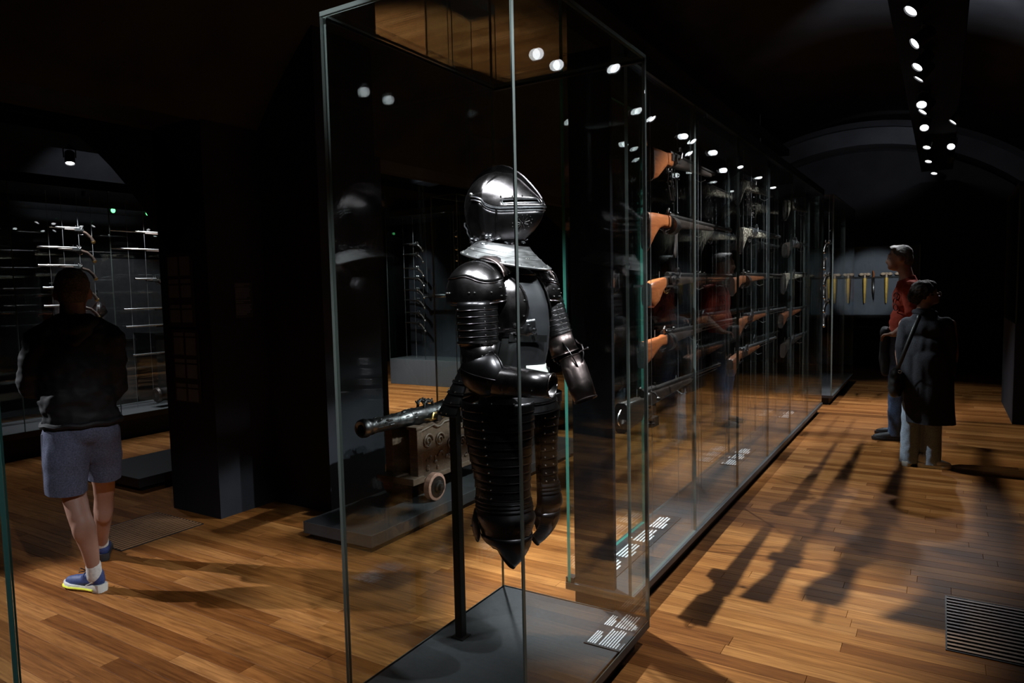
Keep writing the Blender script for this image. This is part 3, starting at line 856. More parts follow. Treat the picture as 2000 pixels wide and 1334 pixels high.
# comb along the crown
path = []
for k in range(9): path.append((lerp_tab(HELM, 1.77+0.19*k/8)[1], 1.77+0.19*k/8))
path += [(-0.055, 1.9745), (-0.02, 1.983), (0.015, 1.982), (0.04, 1.974)]
for k in range(9): path.append((lerp_tab(HELM, 1.965-0.10*k/8)[0]+0.003, 1.965-0.10*k/8))
n = len(path); rows = []
for i, (x, z) in enumerate(path):
    a = path[max(0, i-1)]; c = path[min(n-1, i+1)]
    tx, tz = c[0]-a[0], c[1]-a[1]; l = sqrt(tx*tx+tz*tz); nx, nz = -tz/l, tx/l
    h = 0.022*sin(pi*min(1, max(0, (i+0.5)/n)))**0.6
    if nx*(x-0.0)+nz*(z-1.85) < 0: nx, nz = -nx, -nz
    rows.append([V(x-nx*0.004, -0.004, z-nz*0.004), V(x+nx*h, -0.0022, z+nz*h), V(x+nx*h, 0.0022, z+nz*h), V(x-nx*0.004, 0.004, z-nz*0.004)])
b = MB(); b.grid(rows, close_u=True, cap0=True, cap1=True)
b.tube([(r[1]+r[2])/2 for r in rows], 0.0034, 6); b.build('comb', M['armour'], hel)
# turned rope and chain links round the neck
b = MB()
for i in range(22):
    t = 2*pi*i/22; c = helm(t, 1.722+0.012*sin(5*t)-0.006*cos(t), 0.008)
    tg = V(-sin(t), cos(t), 0.3*((i % 2)*2-1)).normalized(); x, y, _ = basis(tg)
    b.tube([c+x*0.0075*cos(2*pi*k/8)+tg*0.010*sin(2*pi*k/8) for k in range(8)], 0.0023, 5, closed=True)
for t in (-1.35, -1.15, 2.6): b.ell(helm(t, 1.738, 0.012), (0.008, 0.008, 0.008), 8, 6)
b.tube([helm(2.75, 1.80-0.08*k/6, 0.006+0.004*(k % 2)) for k in range(7)], 0.004, 6)
b.tube([helm(-2.75, 1.80-0.08*k/6, 0.006+0.004*(k % 2)) for k in range(7)], 0.004, 6)
stuff(b.build('neck_chain', M['gunsteel'], hel))

# ---- generic overlapping plate
def lame(parent, cen0, cen1, rx0, ry0, rx1, ry1, a0, a1, material, z0, z1, step=0.0025, n=24, q=2.0, rivets=None, roll=0.0016, dip=0.0, yaw=0.0):
    """partial ring between two heights; the lower edge stands proud of the plate below"""
    rows = []
    for k, (f, o) in enumerate(((0, 0.0), (0.35, 0.2), (0.8, 0.75), (1.0, 1.0))):
        cx = cen0[0]+(cen1[0]-cen0[0])*f; cy = cen0[1]+(cen1[1]-cen0[1])*f
        rx = rx0+(rx1-rx0)*f+step*o; ry = ry0+(ry1-ry0)*f+step*o; z = z0+(z1-z0)*f
        rows.append([V(cx+rx*cos(radians(a0+(a1-a0)*i/n)), cy+ry*sin(radians(a0+(a1-a0)*i/n)), z-dip*cos(radians(a0+(a1-a0)*i/n-yaw))*f) for i in range(n+1)])
    b = MB(); b.grid(rows, close_u=False)
    b.tube(rows[-1], roll, 5)
    o = b.build('lame', material, parent, solid=0.0018)
    if rivets is not None:
        for fr in (0.10, 0.24, 0.76, 0.90):
            i = int(fr*n); rivets.at(rows[2][i]+(rows[2][i]-V(cen1[0], cen1[1], rows[2][i].z)).normalized()*0.001, 0.0036)
    return o

def part(name, parent=None):
    e = bpy.data.objects.new(name, None); COL.objects.link(e); e.parent = parent or suit; e.empty_display_size = 0.05
    return e

# ---- pauldrons (shoulder plates), arms
def pauldron(s, cx, cy, cz, rx, ry, rz):
    p = part('pauldron')
    def sp(th, az, k=1.0):
        th = radians(th); az = radians(az)
        return V(cx+rx*k*sin(th)*cos(az), cy+s*ry*k*sin(th)*sin(az), cz+rz*k*cos(th))
    # upper cap with a cusped lower edge; az 0 = forward, 90 = outward
    def edge(az): return 66-9*math.exp(-((az-80)/26)**2)+5*sin(radians(az*2))
    b = MB(); b.grid([[sp(edge(az)*k/10, az, 1.02) for az in range(-60, 241, 10)] for k in range(11)])
    b.tube([sp(edge(az), az, 1.022) for az in range(-60, 241, 10)], 0.0022, 6)
    b.build('shoulder_cap', M['armour'], p, solid=0.0025)
    def low(az): return 100+8*math.exp(-((az-80)/60)**2)
    b = MB(); b.grid([[sp(52+(low(az)-52)*k/8, az) for az in range(-45, 226, 9)] for k in range(9)])
    b.tube([sp(low(az), az, 1.005) for az in range(-45, 226, 9)], 0.0024, 6)
    b.build('shoulder_plate', M['armour'], p, solid=0.0025)
    # two narrow plates climbing towards the neck
    for k in range(3):
        b = MB()
        def nk(u, v):
            y = cy*(1-0.46*v)*1.0; z = cz+rz*(0.66+0.36*v)
            a = radians(-78+156*u)
            return V(cx+0.02*v+(0.100-0.012*v)*sin(a), y-s*0.0, z-0.055+0.085*cos(a)*1.0)
        v0, v1 = 0.35+0.19*k, 0.35+0.19*k+0.24
        rows = [[nk(i/14, v0+(v1-v0)*j/3)+V(0, 0, 0.0035*(2-k)) for i in range(15)] for j in range(4)]
        b.grid(rows); b.tube(rows[0], 0.0015, 5)
        b.build('neck_lame', M['armour'] if k else M['armour_warm'], p, solid=0.002)
    # rounded wing over the breast
    b = MB(); rows = []; yc, zc = s*0.152, 1.505; aa, bb2 = 0.070, 0.112
    for k in range(8):
        row = []
        for i in range(36):
            t = 2*pi*i/36; c, d = cos(t), sin(t)
            f = (k+0.02)/7
            y = yc+aa*f*(abs(c)**0.8)*(1 if c > 0 else -1); z = zc+bb2*f*(abs(d)**0.8)*(1 if d > 0 else -1)
            xa = cx+0.006+sqrt(max(0.0, 0.082**2-(abs(y)-0.222)**2)); xt = torso_x(max(-0.175, min(0.175, y)), z, 0.018)+0.004
            row.append(V((xa**6+max(xt, 0.01)**6)**(1/6)-0.006*f*f, y, z))
        rows.append(row)
    b.grid(rows, close_u=True); b.build('breast_wing', M['armour'], p, solid=0.0025)
    b = MB(); b.tube(rows[-1], 0.0036, 6, closed=True); b.build('wing_roll', M['armour'], p)
    rv = Riv()
    for i in range(0, 36, 3): rv.at(rows[6][i]+V(0.003, 0, 0), 0.0034)
    for az in (30, 62, 72, 118, 128, 160): rv.at(sp(86, az, 1.01), 0.0038)
    for az in (5, -20): rv.at(sp(78, az, 1.01), 0.0036); rv.at(sp(92, az, 1.01), 0.0036)
    rv.done(p)
pauldron(-1, 0.012, -0.188, 1.528, 0.112, 0.098, 0.118)
pauldron(1, 0.045, 0.188, 1.518, 0.100, 0.085, 0.112)

def limb(path, r, n=24, a=None):
    return path

def arm_lames(parent, p0, p1, r0, r1, n, rv, material):
    p0 = Vector(p0); p1 = Vector(p1); x, y, d = basis(p1-p0)
    L = (p1-p0).length
    for k in range(n):
        t0, t1 = k/n, (k+1)/n+0.04
        rows = []
        for f, o in ((0, -0.001), (0.5, 0.0006), (0.85, 0.002), (1, 0.0026)):
            t = t0+(t1-t0)*f; c = p0+(p1-p0)*t; r = r0+(r1-r0)*t+o
            rows.append([c+x*r*cos(2*pi*i/26)+y*r*sin(2*pi*i/26) for i in range(26)])
        b = MB(); b.grid(rows, close_u=True); b.tube(rows[-1], 0.0013, 5, closed=True)
        b.build('lame', material, parent, solid=0.0016)
        for i in (2, 9, 15, 22): rv.at(rows[2][i], 0.003)
    return x, y, d

def open_tube(parent, name, p0, p1, prof, material, n=26, solid=0.0025):
    """hollow plate tube along p0-p1; prof of (t, radius)"""
    p0 = Vector(p0); p1 = Vector(p1); x, y, d = basis(p1-p0)
    rows = [[p0+(p1-p0)*t+x*r*cos(2*pi*i/n)+y*r*sin(2*pi*i/n) for i in range(n)] for t, r in prof]
    b = MB(); b.grid(rows, close_u=True)
    b.tube(rows[-1], 0.0032, 6, closed=True); b.tube(rows[0], 0.0026, 6, closed=True)
    o = b.build(name, material, parent, solid=solid)
    return o

# wearer's right arm (near): lames, turner ring, elbow, forearm held out level
ar = part('right_arm'); rv = Riv()
arm_lames(ar, (0.035, -0.222, 1.505), (0.040, -0.222, 1.368), 0.073, 0.069, 6, rv, M['armour_dark'])
b = MB(); b.lathe([(0, 0.067), (0.004, 0.0735), (0.009, 0.0745), (0.014, 0.069), (0.017, 0.066)], (0.040, -0.222, 1.372), (0.02, 0, -1), 28, cap0=False, cap1=False); b.build('turner_ring', M['armour'], ar)
open_tube(ar, 'upper_cannon', (0.040, -0.222, 1.358), (0.050, -0.222, 1.262), ((0, 0.066), (0.4, 0.064), (0.8, 0.066), (1, 0.067)), M['armour'])
def couter(parent, c, rx, ry, rz, fwd, out, cut, material):
    """elbow cop: deep shell over the joint with a flared wing towards `fwd`"""
    c = Vector(c); fwd = Vector(fwd).normalized(); out = Vector(out).normalized(); up = fwd.cross(out).normalized()
    rows = []
    for j in range(11):
        e = radians(-68+136*j/10)
        row = []
        for i in range(19):
            a = radians(-110+200*i/18)     # from behind, round the outside, to the front
            fl = 1+0.34*smoothstep(30, 90, -110+200*i/18)*cos(e)
            row.append(c + fwd*(rx*sin(a)*cos(e)*fl) + out*(ry*cos(a)*cos(e)*(1+0.25*smoothstep(20, 90, -110+200*i/18))) + up*(rz*sin(e)*(1+0.15*smoothstep(10, 90, -110+200*i/18))))
        rows.append(row)
    b = MB(); b.grid(rows)
    edge = [r[-1] for r in rows]+rows[-1][::-1]+[r[0] for r in rows[::-1]]+rows[0]
    b.tube(edge, 0.0032, 6, closed=True)
    mid = [r for r in rows[5][6:17]]
    b.tube([m+out*0.0015 for m in mid], 0.0022, 5)
    o = b.build('elbow_cop', material, parent, solid=0.0025)
    q = Riv(); q.at(rows[2][3], 0.004); q.at(rows[8][3], 0.004); q.at(rows[5][2], 0.004); q.at(rows[1][12], 0.004); q.done(parent)
couter(ar, (0.052, -0.232, 1.262), 0.080, 0.066, 0.078, (1, -0.1, -0.25), (0, -1, 0), 0, M['armour_dark'])
open_tube(ar, 'forearm_cannon', (0.055, -0.226, 1.236), (0.318, -0.200, 1.222), ((0, 0.052), (0.3, 0.056), (0.65, 0.050), (1, 0.0415)), M['armour'])
b = MB(); b.cyl((0.06, -0.226, 1.236), (0.285, -0.203, 1.224), 0.044, 0.036, 20); b.build('hollow_black', M['hollow_black'], ar)  # black core paints the shade inside the open sleeve
for x in (0.15, 0.22, 0.27): rv.at(V(x, -0.226-0.030, 1.24-0.03), 0.003)
rv.done(ar)

# wearer's left arm (far): hanging, forearm forward and down
al = part('left_arm'); rv = Riv()
arm_lames(al, (0.075, 0.222, 1.50), (0.112, 0.235, 1.366), 0.061, 0.056, 7, rv, M['armour_dark'])
b = MB(); b.lathe([(0, 0.055), (0.004, 0.0615), (0.009, 0.0625), (0.014, 0.057)], (0.110, 0.235, 1.372), (0.26, 0.08, -1), 28, cap0=False, cap1=False); b.build('turner_ring', M['armour'], al)
open_tube(al, 'upper_cannon', (0.114, 0.236, 1.362), (0.140, 0.243, 1.285), ((0, 0.055), (0.5, 0.053), (1, 0.056)), M['armour_warm'])
couter(al, (0.150, 0.240, 1.285), 0.062, 0.060, 0.064, (0.75, -0.25, -0.55), (-0.25, 0.85, 0.0), 0, M['armour'])
b = MB(); b.grid([[V(0.165, 0.235, 1.275)+V(0.060*cos(radians(a))*0.9, -0.035*cos(radians(a))-0.045*sin(radians(a)), 0.052*sin(radians(a))-0.035*cos(radians(a)))*f for a in range(-80, 200, 14)] for f in (0.86, 0.96, 1.04)]); b.build('elbow_wing', M['armour'], al, solid=0.003)
b = MB(); b.cyl((0.205, 0.235, 1.292), (0.243, 0.235, 1.310), 0.003, n=6); b.ell((0.243, 0.235, 1.310), 0.005, 8, 6); b.build('hook', M['steel'], al)
open_tube(al, 'forearm_cannon', (0.166, 0.240, 1.268), (0.238, 0.222, 1.108), ((0, 0.046), (0.3, 0.051), (0.65, 0.050), (1, 0.046)), M['armour_warm'])
b = MB(); b.cyl((0.168, 0.240, 1.262), (0.233, 0.223, 1.118), 0.040, 0.040, 20); b.build('hollow_black', M['hollow_black'], al)  # same painted dark inside the far sleeve
for z in (1.24, 1.20, 1.15): rv.at(V(0.166+(1.268-z)*0.45-0.052, 0.225, z), 0.004)
rv.done(al)

# ---- waist flange painted white as if strongly lit, fauld and the rump guard
b = MB(); rows = [[torso(radians(a), z, o) for a in range(-28, 97, 5)] for z, o in ((1.268, 0.004), (1.252, 0.008), (1.240, 0.017), (1.228, 0.020))]
b.grid(rows); wb = b.build('waist_flange', M['lit_flange'], suit, solid=0.003)
wb['label'] = 'waist flange with strong light painted off-white and two black buckles'
b = MB()
for a in (14, 26):
    c = torso(radians(a), 1.245, 0.020); x = (torso(radians(a+3), 1.245, 0.020)-c).normalized(); u = V(0, 0, 1)
    b.tube([c+x*0.007*cos(k)+u*0.007*sin(k) for k in (0, 0.8, 1.6, 2.4, 3.1, 3.9)], 0.0022, 5)
    b.bar(c-x*0.008-u*0.008, c+x*0.006+u*0.002, 0.004, 0.004); b.bar(c+x*0.002-u*0.009, c+x*0.009-u*0.004, 0.004, 0.004)
for a in (44, 52): b.tube([torso(radians(a), z, o+0.004) for z, o in ((1.268, 0.004), (1.252, 0.008), (1.240, 0.017), (1.228, 0.020))], 0.0018, 5)
b.build('buckles', M['hollow_black'], wb)
fa = part('fauld'); rv = Riv()
for k in range(4):
    f = k/4
    lame(fa, (0.035, 0), (0.037, 0), 0.142+0.030*f, 0.136+0.045*f, 0.150+0.030*f, 0.147+0.045*f, -105, 105, M['armour_dark'], 1.238-0.034*k, 1.238-0.034*(k+1)-0.006, rivets=rv, n=30, step=0.004)
rv.done(fa)
cu = part('rump_guard'); rv = Riv()
for k in range(5):
    f = k/5; dx = -0.055-0.055*f
    lame(cu, (dx, 0), (dx-0.011, 0), 0.085+0.060*f, 0.128+0.055*f, 0.097+0.060*f, 0.139+0.055*f, 82, 278, M['armour_dark'], 1.285-0.040*k, 1.285-0.040*(k+1)-0.004, rivets=rv, n=30, step=0.006, roll=0.0026)
for k in range(9):
    a = radians(110+140*k/8); rv.at(V(-0.112+0.152*cos(a), 0.190*sin(a), 1.092), 0.0036)
rv.done(cu)

# ---- tassets (long laminated thigh guards) with knee plates
def tasset(name, cy, tab, a0, a1, n, z_top, z_bot, material, knee):
    p = part(name); rv = Riv()
    dz = (z_top-z_bot)/n
    for k in range(n):
        za, zb = z_top-dz*k, z_top-dz*(k+1)-0.004
        ca, rxa, rya = lerp_tab(tab, za); cb, rxb, ryb = lerp_tab(tab, zb)
        lame(p, (ca, cy), (cb, cy), rxa, rya, rxb, ryb, a0, a1, material, za, zb, rivets=rv, n=26, step=0.0034, roll=0.0014)
    rv.done(p)
    return p
TN = [(0.50, 0.075, 0.004, 0.004), (0.60, 0.07, 0.075, 0.066), (0.66, 0.072, 0.098, 0.082), (0.72, 0.070, 0.108, 0.088), (0.78, 0.062, 0.103, 0.083), (0.85, 0.060, 0.106, 0.084), (0.95, 0.052, 0.122, 0.094), (1.05, 0.048, 0.138, 0.104), (1.14, 0.046, 0.142, 0.108)]
tr = tasset('right_tasset', -0.118, TN, -150, 120, 11, 1.145, 0.80, M['armour_dark'], None)
def knee(parent, tab, cy, a0, a1, z0, z1, tipx, tipz, material):
    for k in range(3):
        za, zb = z0-0.014*k, z0-0.014*(k+1)-0.004
        ca, rxa, rya = lerp_tab(tab, za); cb, rxb, ryb = lerp_tab(tab, zb)
        lame(parent, (ca, cy), (cb, cy), rxa+0.002, rya+0.002, rxb+0.003, ryb+0.003, a0, a1, material, za, zb, n=26, step=0.004)
    rows = []
    zk = z0-0.042
    for j in range(13):
        f = j/12; z = zk+(z1-zk)*f
        c, rx, ry = lerp_tab(tab, z)
        bul = 0.008*sin(pi*min(1, f*1.3)) if f < 0.77 else 0
        rows.append([V(c+(rx+bul)*cos(radians(a0+(a1-a0)*i/26)), cy+(ry+bul)*sin(radians(a0+(a1-a0)*i/26)), z) for i in range(27)])
    b = MB(); b.grid(rows); b.build('knee_plate', material, parent, solid=0.002)
    # pointed lower plate
    c, rx, ry = lerp_tab(tab, z1+0.012); rows = []
    for j in range(7):
        f = j/6; row = []
        for i in range(27):
            a = radians(a0+(a1-a0)*i/26)
            zz = z1+0.012-(z1+0.012-tipz)*f*(0.42+0.58*max(0, cos(a))**1.0)
            k = 1-0.55*f*f
            row.append(V(c+(tipx-c)*f*f*0.9+(rx+0.004)*k*cos(a), cy+(ry+0.004)*k*sin(a), zz))
        rows.append(row)
    b = MB(); b.grid(rows); b.tube(rows[-1], 0.0026, 6); b.build('lower_plate', material, parent, solid=0.002)
knee(tr, TN, -0.118, -150, 120, 0.80, 0.645, 0.055, 0.525, M['armour_dark'])
# oval side wing at the knee
b = MB(); c = V(-0.022, -0.172, 0.685); nrm = V(-0.62, -0.78, 0).normalized(); tx = V(0, 0, 1).cross(nrm); rows = []
for k in range(6):
    f = (k+0.02)/5; rows.append([c+nrm*(0.018*(1-f*f))+tx*0.036*f*cos(2*pi*i/28)+V(0, 0, 0.062*f*sin(2*pi*i/28)) for i in range(28)])
b.grid(rows, close_u=True); b.tube(rows[-1], 0.003, 6, closed=True); b.ell(c+nrm*0.02, 0.004, 8, 6); b.build('knee_wing', M['armour_dark'], tr, solid=0.002)
TF = [(0.52, 0.06, 0.004, 0.004), (0.58, 0.06, 0.05, 0.045), (0.64, 0.065, 0.078, 0.066), (0.70, 0.070, 0.094, 0.076), (0.76, 0.068, 0.088, 0.072), (0.80, 0.066, 0.084, 0.070), (0.90, 0.062, 0.086, 0.074), (1.0, 0.058, 0.094, 0.082), (1.14, 0.046, 0.128, 0.100)]
tl = tasset('left_tasset', 0.128, TF, -52, 118, 11, 1.145, 0.80, M['armour_dark'], None)
knee(tl, TF, 0.128, -58, 118, 0.80, 0.665, 0.02, 0.525, M['armour_dark'])
b = MB(); b.bar((0.02, 0.11, 1.06), (-0.02, 0.10, 0.80), 0.004, 0.022); b.ell((-0.018, 0.098, 0.81), (0.012, 0.005, 0.012), 10, 6); b.build('strap', mat('brown_strap_leather', (0.06, 0.04, 0.03), 0.6), tl)
b = MB(); b.add([(0.03, 0.085, 0.712), (0.055, 0.083, 0.700), (0.045, 0.086, 0.652), (0.022, 0.088, 0.664), (0.03, 0.0865, 0.712), (0.055, 0.0845, 0.700), (0.045, 0.0875, 0.652), (0.022, 0.0895, 0.664)], [(0, 1, 2, 3), (7, 6, 5, 4), (0, 4, 5, 1), (1, 5, 6, 2), (2, 6, 7, 3), (3, 7, 4, 0)])
o = b.build('paper_tag', M['print'], tl, smooth=False); o['label'] = 'white paper tag inside the leg plate'

st = thing('display_post', 'square black post behind the armour, standing on the showcase base', 'stand', (-1.665, 2.265, 0.1205))
b = MB(); b.box(-0.017, -0.017, 0.004, 0.017, 0.017, 0.975); b.build('post', M['black'], st, smooth=False, bevel=0.002)
b = MB(); b.box(-0.03, -0.03, 0, 0.03, 0.03, 0.004); b.build('foot', M['black'], st, smooth=False)
b = MB(); b.bar((0.0, 0.0, 0.96), (0.16, -0.005, 1.02), 0.028, 0.028); b.build('bracket_arm', M['black'], st, smooth=False)
# ================================================================ GUNS
def rrect(y, z0, z1, hw, x, k=0.35):
    """rounded upright section of a stock at station x"""
    zc, hh = (z0+z1)/2, (z1-z0)/2
    pts = []
    for i in range(12):
        a = 2*pi*(i+0.5)/12
        c, s = cos(a), sin(a)
        pts.append(V(x, y+hw*math.copysign(abs(c)**0.55, c), zc+hh*math.copysign(abs(s)**0.55, s)))
    return pts

STOCKS = {  # (x, z low, z high, half width), x in metres from the butt, barrel axis at z = 0.035
 'rifle': [(0, -0.120, 0.012, 0.020), (0.01, -0.122, 0.016, 0.024), (0.12, -0.085, 0.020, 0.025), (0.22, -0.045, 0.024, 0.021), (0.28, -0.028, 0.026, 0.019), (0.34, -0.030, 0.036, 0.024), (0.50, -0.028, 0.034, 0.023), (0.75, -0.012, 0.030, 0.019), (1.05, 0.004, 0.028, 0.015)],
 'heavy': [(0, -0.150, 0.022, 0.028), (0.01, -0.152, 0.026, 0.033), (0.10, -0.125, 0.030, 0.033), (0.20, -0.07, 0.032, 0.027), (0.27, -0.035, 0.034, 0.022), (0.33, -0.038, 0.042, 0.028), (0.50, -0.030, 0.036, 0.025), (0.80, -0.010, 0.030, 0.020), (1.15, 0.004, 0.028, 0.016)],
 'fishtail': [(0, -0.175, 0.030, 0.022), (0.012, -0.165, 0.034, 0.026), (0.08, -0.105, 0.038, 0.026), (0.17, -0.045, 0.040, 0.024), (0.25, -0.026, 0.040, 0.022), (0.34, -0.030, 0.042, 0.026), (0.50, -0.026, 0.034, 0.023), (0.85, -0.008, 0.030, 0.019), (1.25, 0.006, 0.028, 0.014)],
 'paddle': [(0, -0.10, -0.02, 0.020), (0.015, -0.13, -0.005, 0.026), (0.07, -0.14, 0.008, 0.030), (0.14, -0.115, 0.016, 0.027), (0.21, -0.06, 0.022, 0.022), (0.27, -0.030, 0.026, 0.019), (0.33, -0.030, 0.034, 0.023), (0.55, -0.022, 0.032, 0.021), (0.95, 0.004, 0.028, 0.015)],
 'box': [(0, -0.115, 0.030, 0.030), (0.003, -0.118, 0.033, 0.034), (0.22, -0.095, 0.033, 0.033), (0.225, -0.080, 0.020, 0.028), (0.28, -0.040, 0.022, 0.022), (0.33, -0.038, 0.045, 0.030), (0.48, -0.034, 0.040, 0.028), (0.80, -0.016, 0.032, 0.022), (1.10, 0.0, 0.028, 0.017)],
}
def gun(name, label, group, pos, L, stock='rifle', wood='wood_orange', metal='gunsteel', lock='flint', rz=pi/2, pitch=0.0, extras=(), butt='steel', cat='gun', s=1.0, hooks=True):
    t = thing(name, label, cat, pos, group)
    t.rotation_euler = (0, -pitch, rz); t.scale = (s, s, s)
    st = STOCKS[stock]; k = min(1.0, (L-0.12)/1.1)
    rows = [rrect(0, z0, z1, hw, x if x <= 0.34 else 0.34+(x-0.34)*k) for x, z0, z1, hw in st]
    b = MB(); b.grid(rows[:6], close_u=True, cap0=True, cap1=True); b.build('stock', M[wood], t, angle=50)
    b = MB(); b.grid(rows[5:], close_u=True, cap0=True, cap1=True); b.build('forestock', M['wood_dark' if wood in ('wood_orange', 'wood_dark') else 'inlay' if wood == 'inlay' else 'wood_brown'], t, angle=50)
    x, z0, z1, hw = st[1]
    b = MB(); b.grid([rrect(0, z0-0.002, z1+0.002, hw+0.0015, -0.004), rrect(0, z0-0.002, z1+0.002, hw+0.0015, 0.006)], close_u=True, cap0=True, cap1=True); b.build('butt_plate', M[butt], t, angle=50)
    b = MB(); b.lathe([(0.33, 0.016), (0.34, 0.0185), (0.50, 0.0165), (0.52, 0.0172), (0.54, 0.0155), (L*0.7, 0.0125), (L-0.03, 0.0115), (L-0.02, 0.0145), (L, 0.0145)], (0, 0, 0.040), (1, 0, 0), 10)
    b.box(L-0.05, -0.0015, 0.052, L-0.035, 0.0015, 0.062)
    b.build('barrel', M[metal], t)
    b = MB(); b.cyl((0.55, 0, 0.004), (L-0.06, 0, 0.016), 0.0035, n=6); b.build('ramrod', M['wood_dark' if metal != 'silver' else 'silver'], t)
    # trigger guard
    b = MB(); b.tube([(0.27, 0, -0.030), (0.285, 0, -0.058), (0.32, 0, -0.066), (0.36, 0, -0.058), (0.385, 0, -0.034)], 0.0035, 6); b.cyl((0.325, 0, -0.03), (0.318, 0, -0.056), 0.0025, n=6); b.build('trigger_guard', M['brass' if 'brass' in extras else metal], t)
    b = MB()
    for sd in (-1, 1):
        if lock in ('flint', 'wheel', 'match'):
            b.obox((0.38, sd*0.027, 0.012), (0.15, 0.007, 0.036))
        if lock == 'flint' and sd == -1:
            b.tube([(0.36, -0.034, 0.015), (0.345, -0.036, 0.040), (0.36, -0.036, 0.062), (0.378, -0.036, 0.074)], [0.007, 0.006, 0.006, 0.0075], 6); b.obox((0.385, -0.036, 0.070), (0.022, 0.012, 0.012)); b.obox((0.418, -0.034, 0.055), (0.006, 0.016, 0.040)); b.obox((0.425, -0.034, 0.032), (0.03, 0.014, 0.010))
            b.ell((0.36, -0.033, 0.014), (0.010, 0.004, 0.010), 8, 6)
        if lock == 'wheel' and sd == -1:
            b.cyl((0.37, -0.026, 0.008), (0.37, -0.044, 0.008), 0.030, 0.026, 14); b.cyl((0.37, -0.044, 0.008), (0.37, -0.055, 0.008), 0.008, n=8)
            b.tube([(0.44, -0.036, 0.02), (0.455, -0.037, 0.055), (0.42, -0.037, 0.078), (0.39, -0.037, 0.068)], 0.006, 6); b.obox((0.388, -0.037, 0.062), (0.02, 0.014, 0.018))
        if lock == 'bolt' and sd == -1:
            b.tube([(0.36, -0.012, 0.045), (0.362, -0.045, 0.035), (0.362, -0.060, 0.012)], 0.006, 6); b.ell((0.362, -0.062, 0.006), 0.012, 8, 6)
    if lock == 'bolt':
        b.cyl((0.27, 0, 0.045), (0.46, 0, 0.045), 0.019, n=10); b.obox((0.40, 0, -0.045), (0.11, 0.030, 0.075)); b.tube([(0.275, 0, 0.06), (0.262, 0, 0.075), (0.255, 0, 0.07)], 0.006, 6); b.obox((0.475, 0, 0.066), (0.010, 0.010, 0.022))
    if lock == 'drum':
        b.cyl((0.365, 0, -0.012), (0.445, 0, -0.012), 0.052, n=16); b.cyl((0.355, 0, -0.012), (0.455, 0, -0.012), 0.012, n=8)
        b.tube([(0.335, -0.01, 0.03), (0.32, -0.012, 0.066), (0.335, -0.012, 0.078)], 0.007, 6); b.obox((0.40, 0, 0.052), (0.10, 0.020, 0.016)); b.ell((0.33, -0.02, 0.052), 0.010, 8, 6); b.ell((0.47, -0.018, 0.062), 0.009, 8, 6)
        for i in range(6):
            a = 2*pi*i/6; b.cyl((0.443, 0.034*cos(a), -0.012+0.034*sin(a)), (0.448, 0.034*cos(a), -0.012+0.034*sin(a)), 0.009, n=8)
    if 'mag' in extras:
        b.obox((0.42, -0.004, -0.10), (0.07, 0.05, 0.14))
    if 'tools' in extras:   # screw vice and levers below the lock
        b.cyl((0.33, -0.01, -0.085), (0.43, -0.01, -0.085), 0.008, n=8); b.cyl((0.39, -0.01, -0.085), (0.39, -0.01, -0.118), 0.007, n=8)
        b.lathe([(0, 0.006), (0.006, 0.016), (0.018, 0.019), (0.03, 0.010), (0.034, 0.022), (0.042, 0.022)], (0.39, -0.01, -0.10), (0, 0, -1), 12); b.obox((0.44, 0, -0.135), (0.10, 0.036, 0.05)); b.tube([(0.31, -0.02, -0.06), (0.31, -0.02, -0.11)], 0.003, 6); b.ell((0.31, -0.02, -0.115), 0.007, 8, 6)
    b.build('lock', M[metal], t)
    if 'ring' in extras:
        b = MB(); b.tube([(-0.03*abs(sin(pi*i/10))*1.4-0.004, 0.0, -0.085+0.085*i/10) for i in range(11)], 0.0042, 6); b.build('carrying_ring', M['steel'], t)
    if 'horn' in extras:
        b = MB(); b.tube([(0.02, 0.01, 0.034), (0.005, 0.012, 0.058), (-0.03, 0.014, 0.066), (-0.055, 0.014, 0.052)], [0.005, 0.004, 0.003, 0.002], 6); b.build('butt_hook', M['steel'], t)
    if 'blade' in extras:
        b = MB(); b.obox((-0.06, 0.02, -0.02), (0.13, 0.006, 0.012)); b.build('side_blade', M['silver'], t)
    if 'chain' in extras:
        b = MB(); rr = random.Random(label)
        for i in range(26):
            u = rr.random(); xx = 0.36+rr.uniform(-0.055, 0.10); zz = -0.04-0.20*u
            b.ell((xx+0.05*u, rr.uniform(-0.03, 0.03), zz), rr.uniform(0.003, 0.007), 6, 5)
        for i in range(4): b.tube([(0.33+0.03*i, 0, -0.03), (0.34+0.028*i, 0.01*(-1)**i, -0.12), (0.37+0.02*i, 0, -0.22)], 0.003, 5)
        stuff(b.build('hanging_chain', M['gunblack'], t))
    if 'sling' in extras:
        b = MB(); b.grid([[V(0.46+0.05*i+0.012*sin(j), -0.004, -0.02-0.035*j) for i in range(2)] for j in range(6)]); b.build('sling', M['hollow_black2'], t, solid=0.004)
    if 'bands' in extras:
        b = MB()
        for xx in (0.52, 0.70, 0.88):
            if xx < L-0.1: b.grid([rrect(0, -0.016, 0.056, 0.022, xx), rrect(0, -0.016, 0.056, 0.022, xx+0.014)], close_u=True, cap0=True, cap1=True)
        if b.v: b.build('barrel_band', M['silver'], t)
    if hooks:
        b = MB()
        for xx in (0.30, min(L-0.15, 0.95)):
            b.tube([(xx, 0.035, 0.06), (xx, 0.037, -0.03), (xx, 0.0, -0.052), (xx, -0.03, -0.04)], 0.0022, 5)
        b.build('wire_hook', M['wire'], t)
    return t
M['hollow_black2'] = mat('dark_sling_leather', (0.05, 0.035, 0.03), 0.6, scale=60, var=0.4)

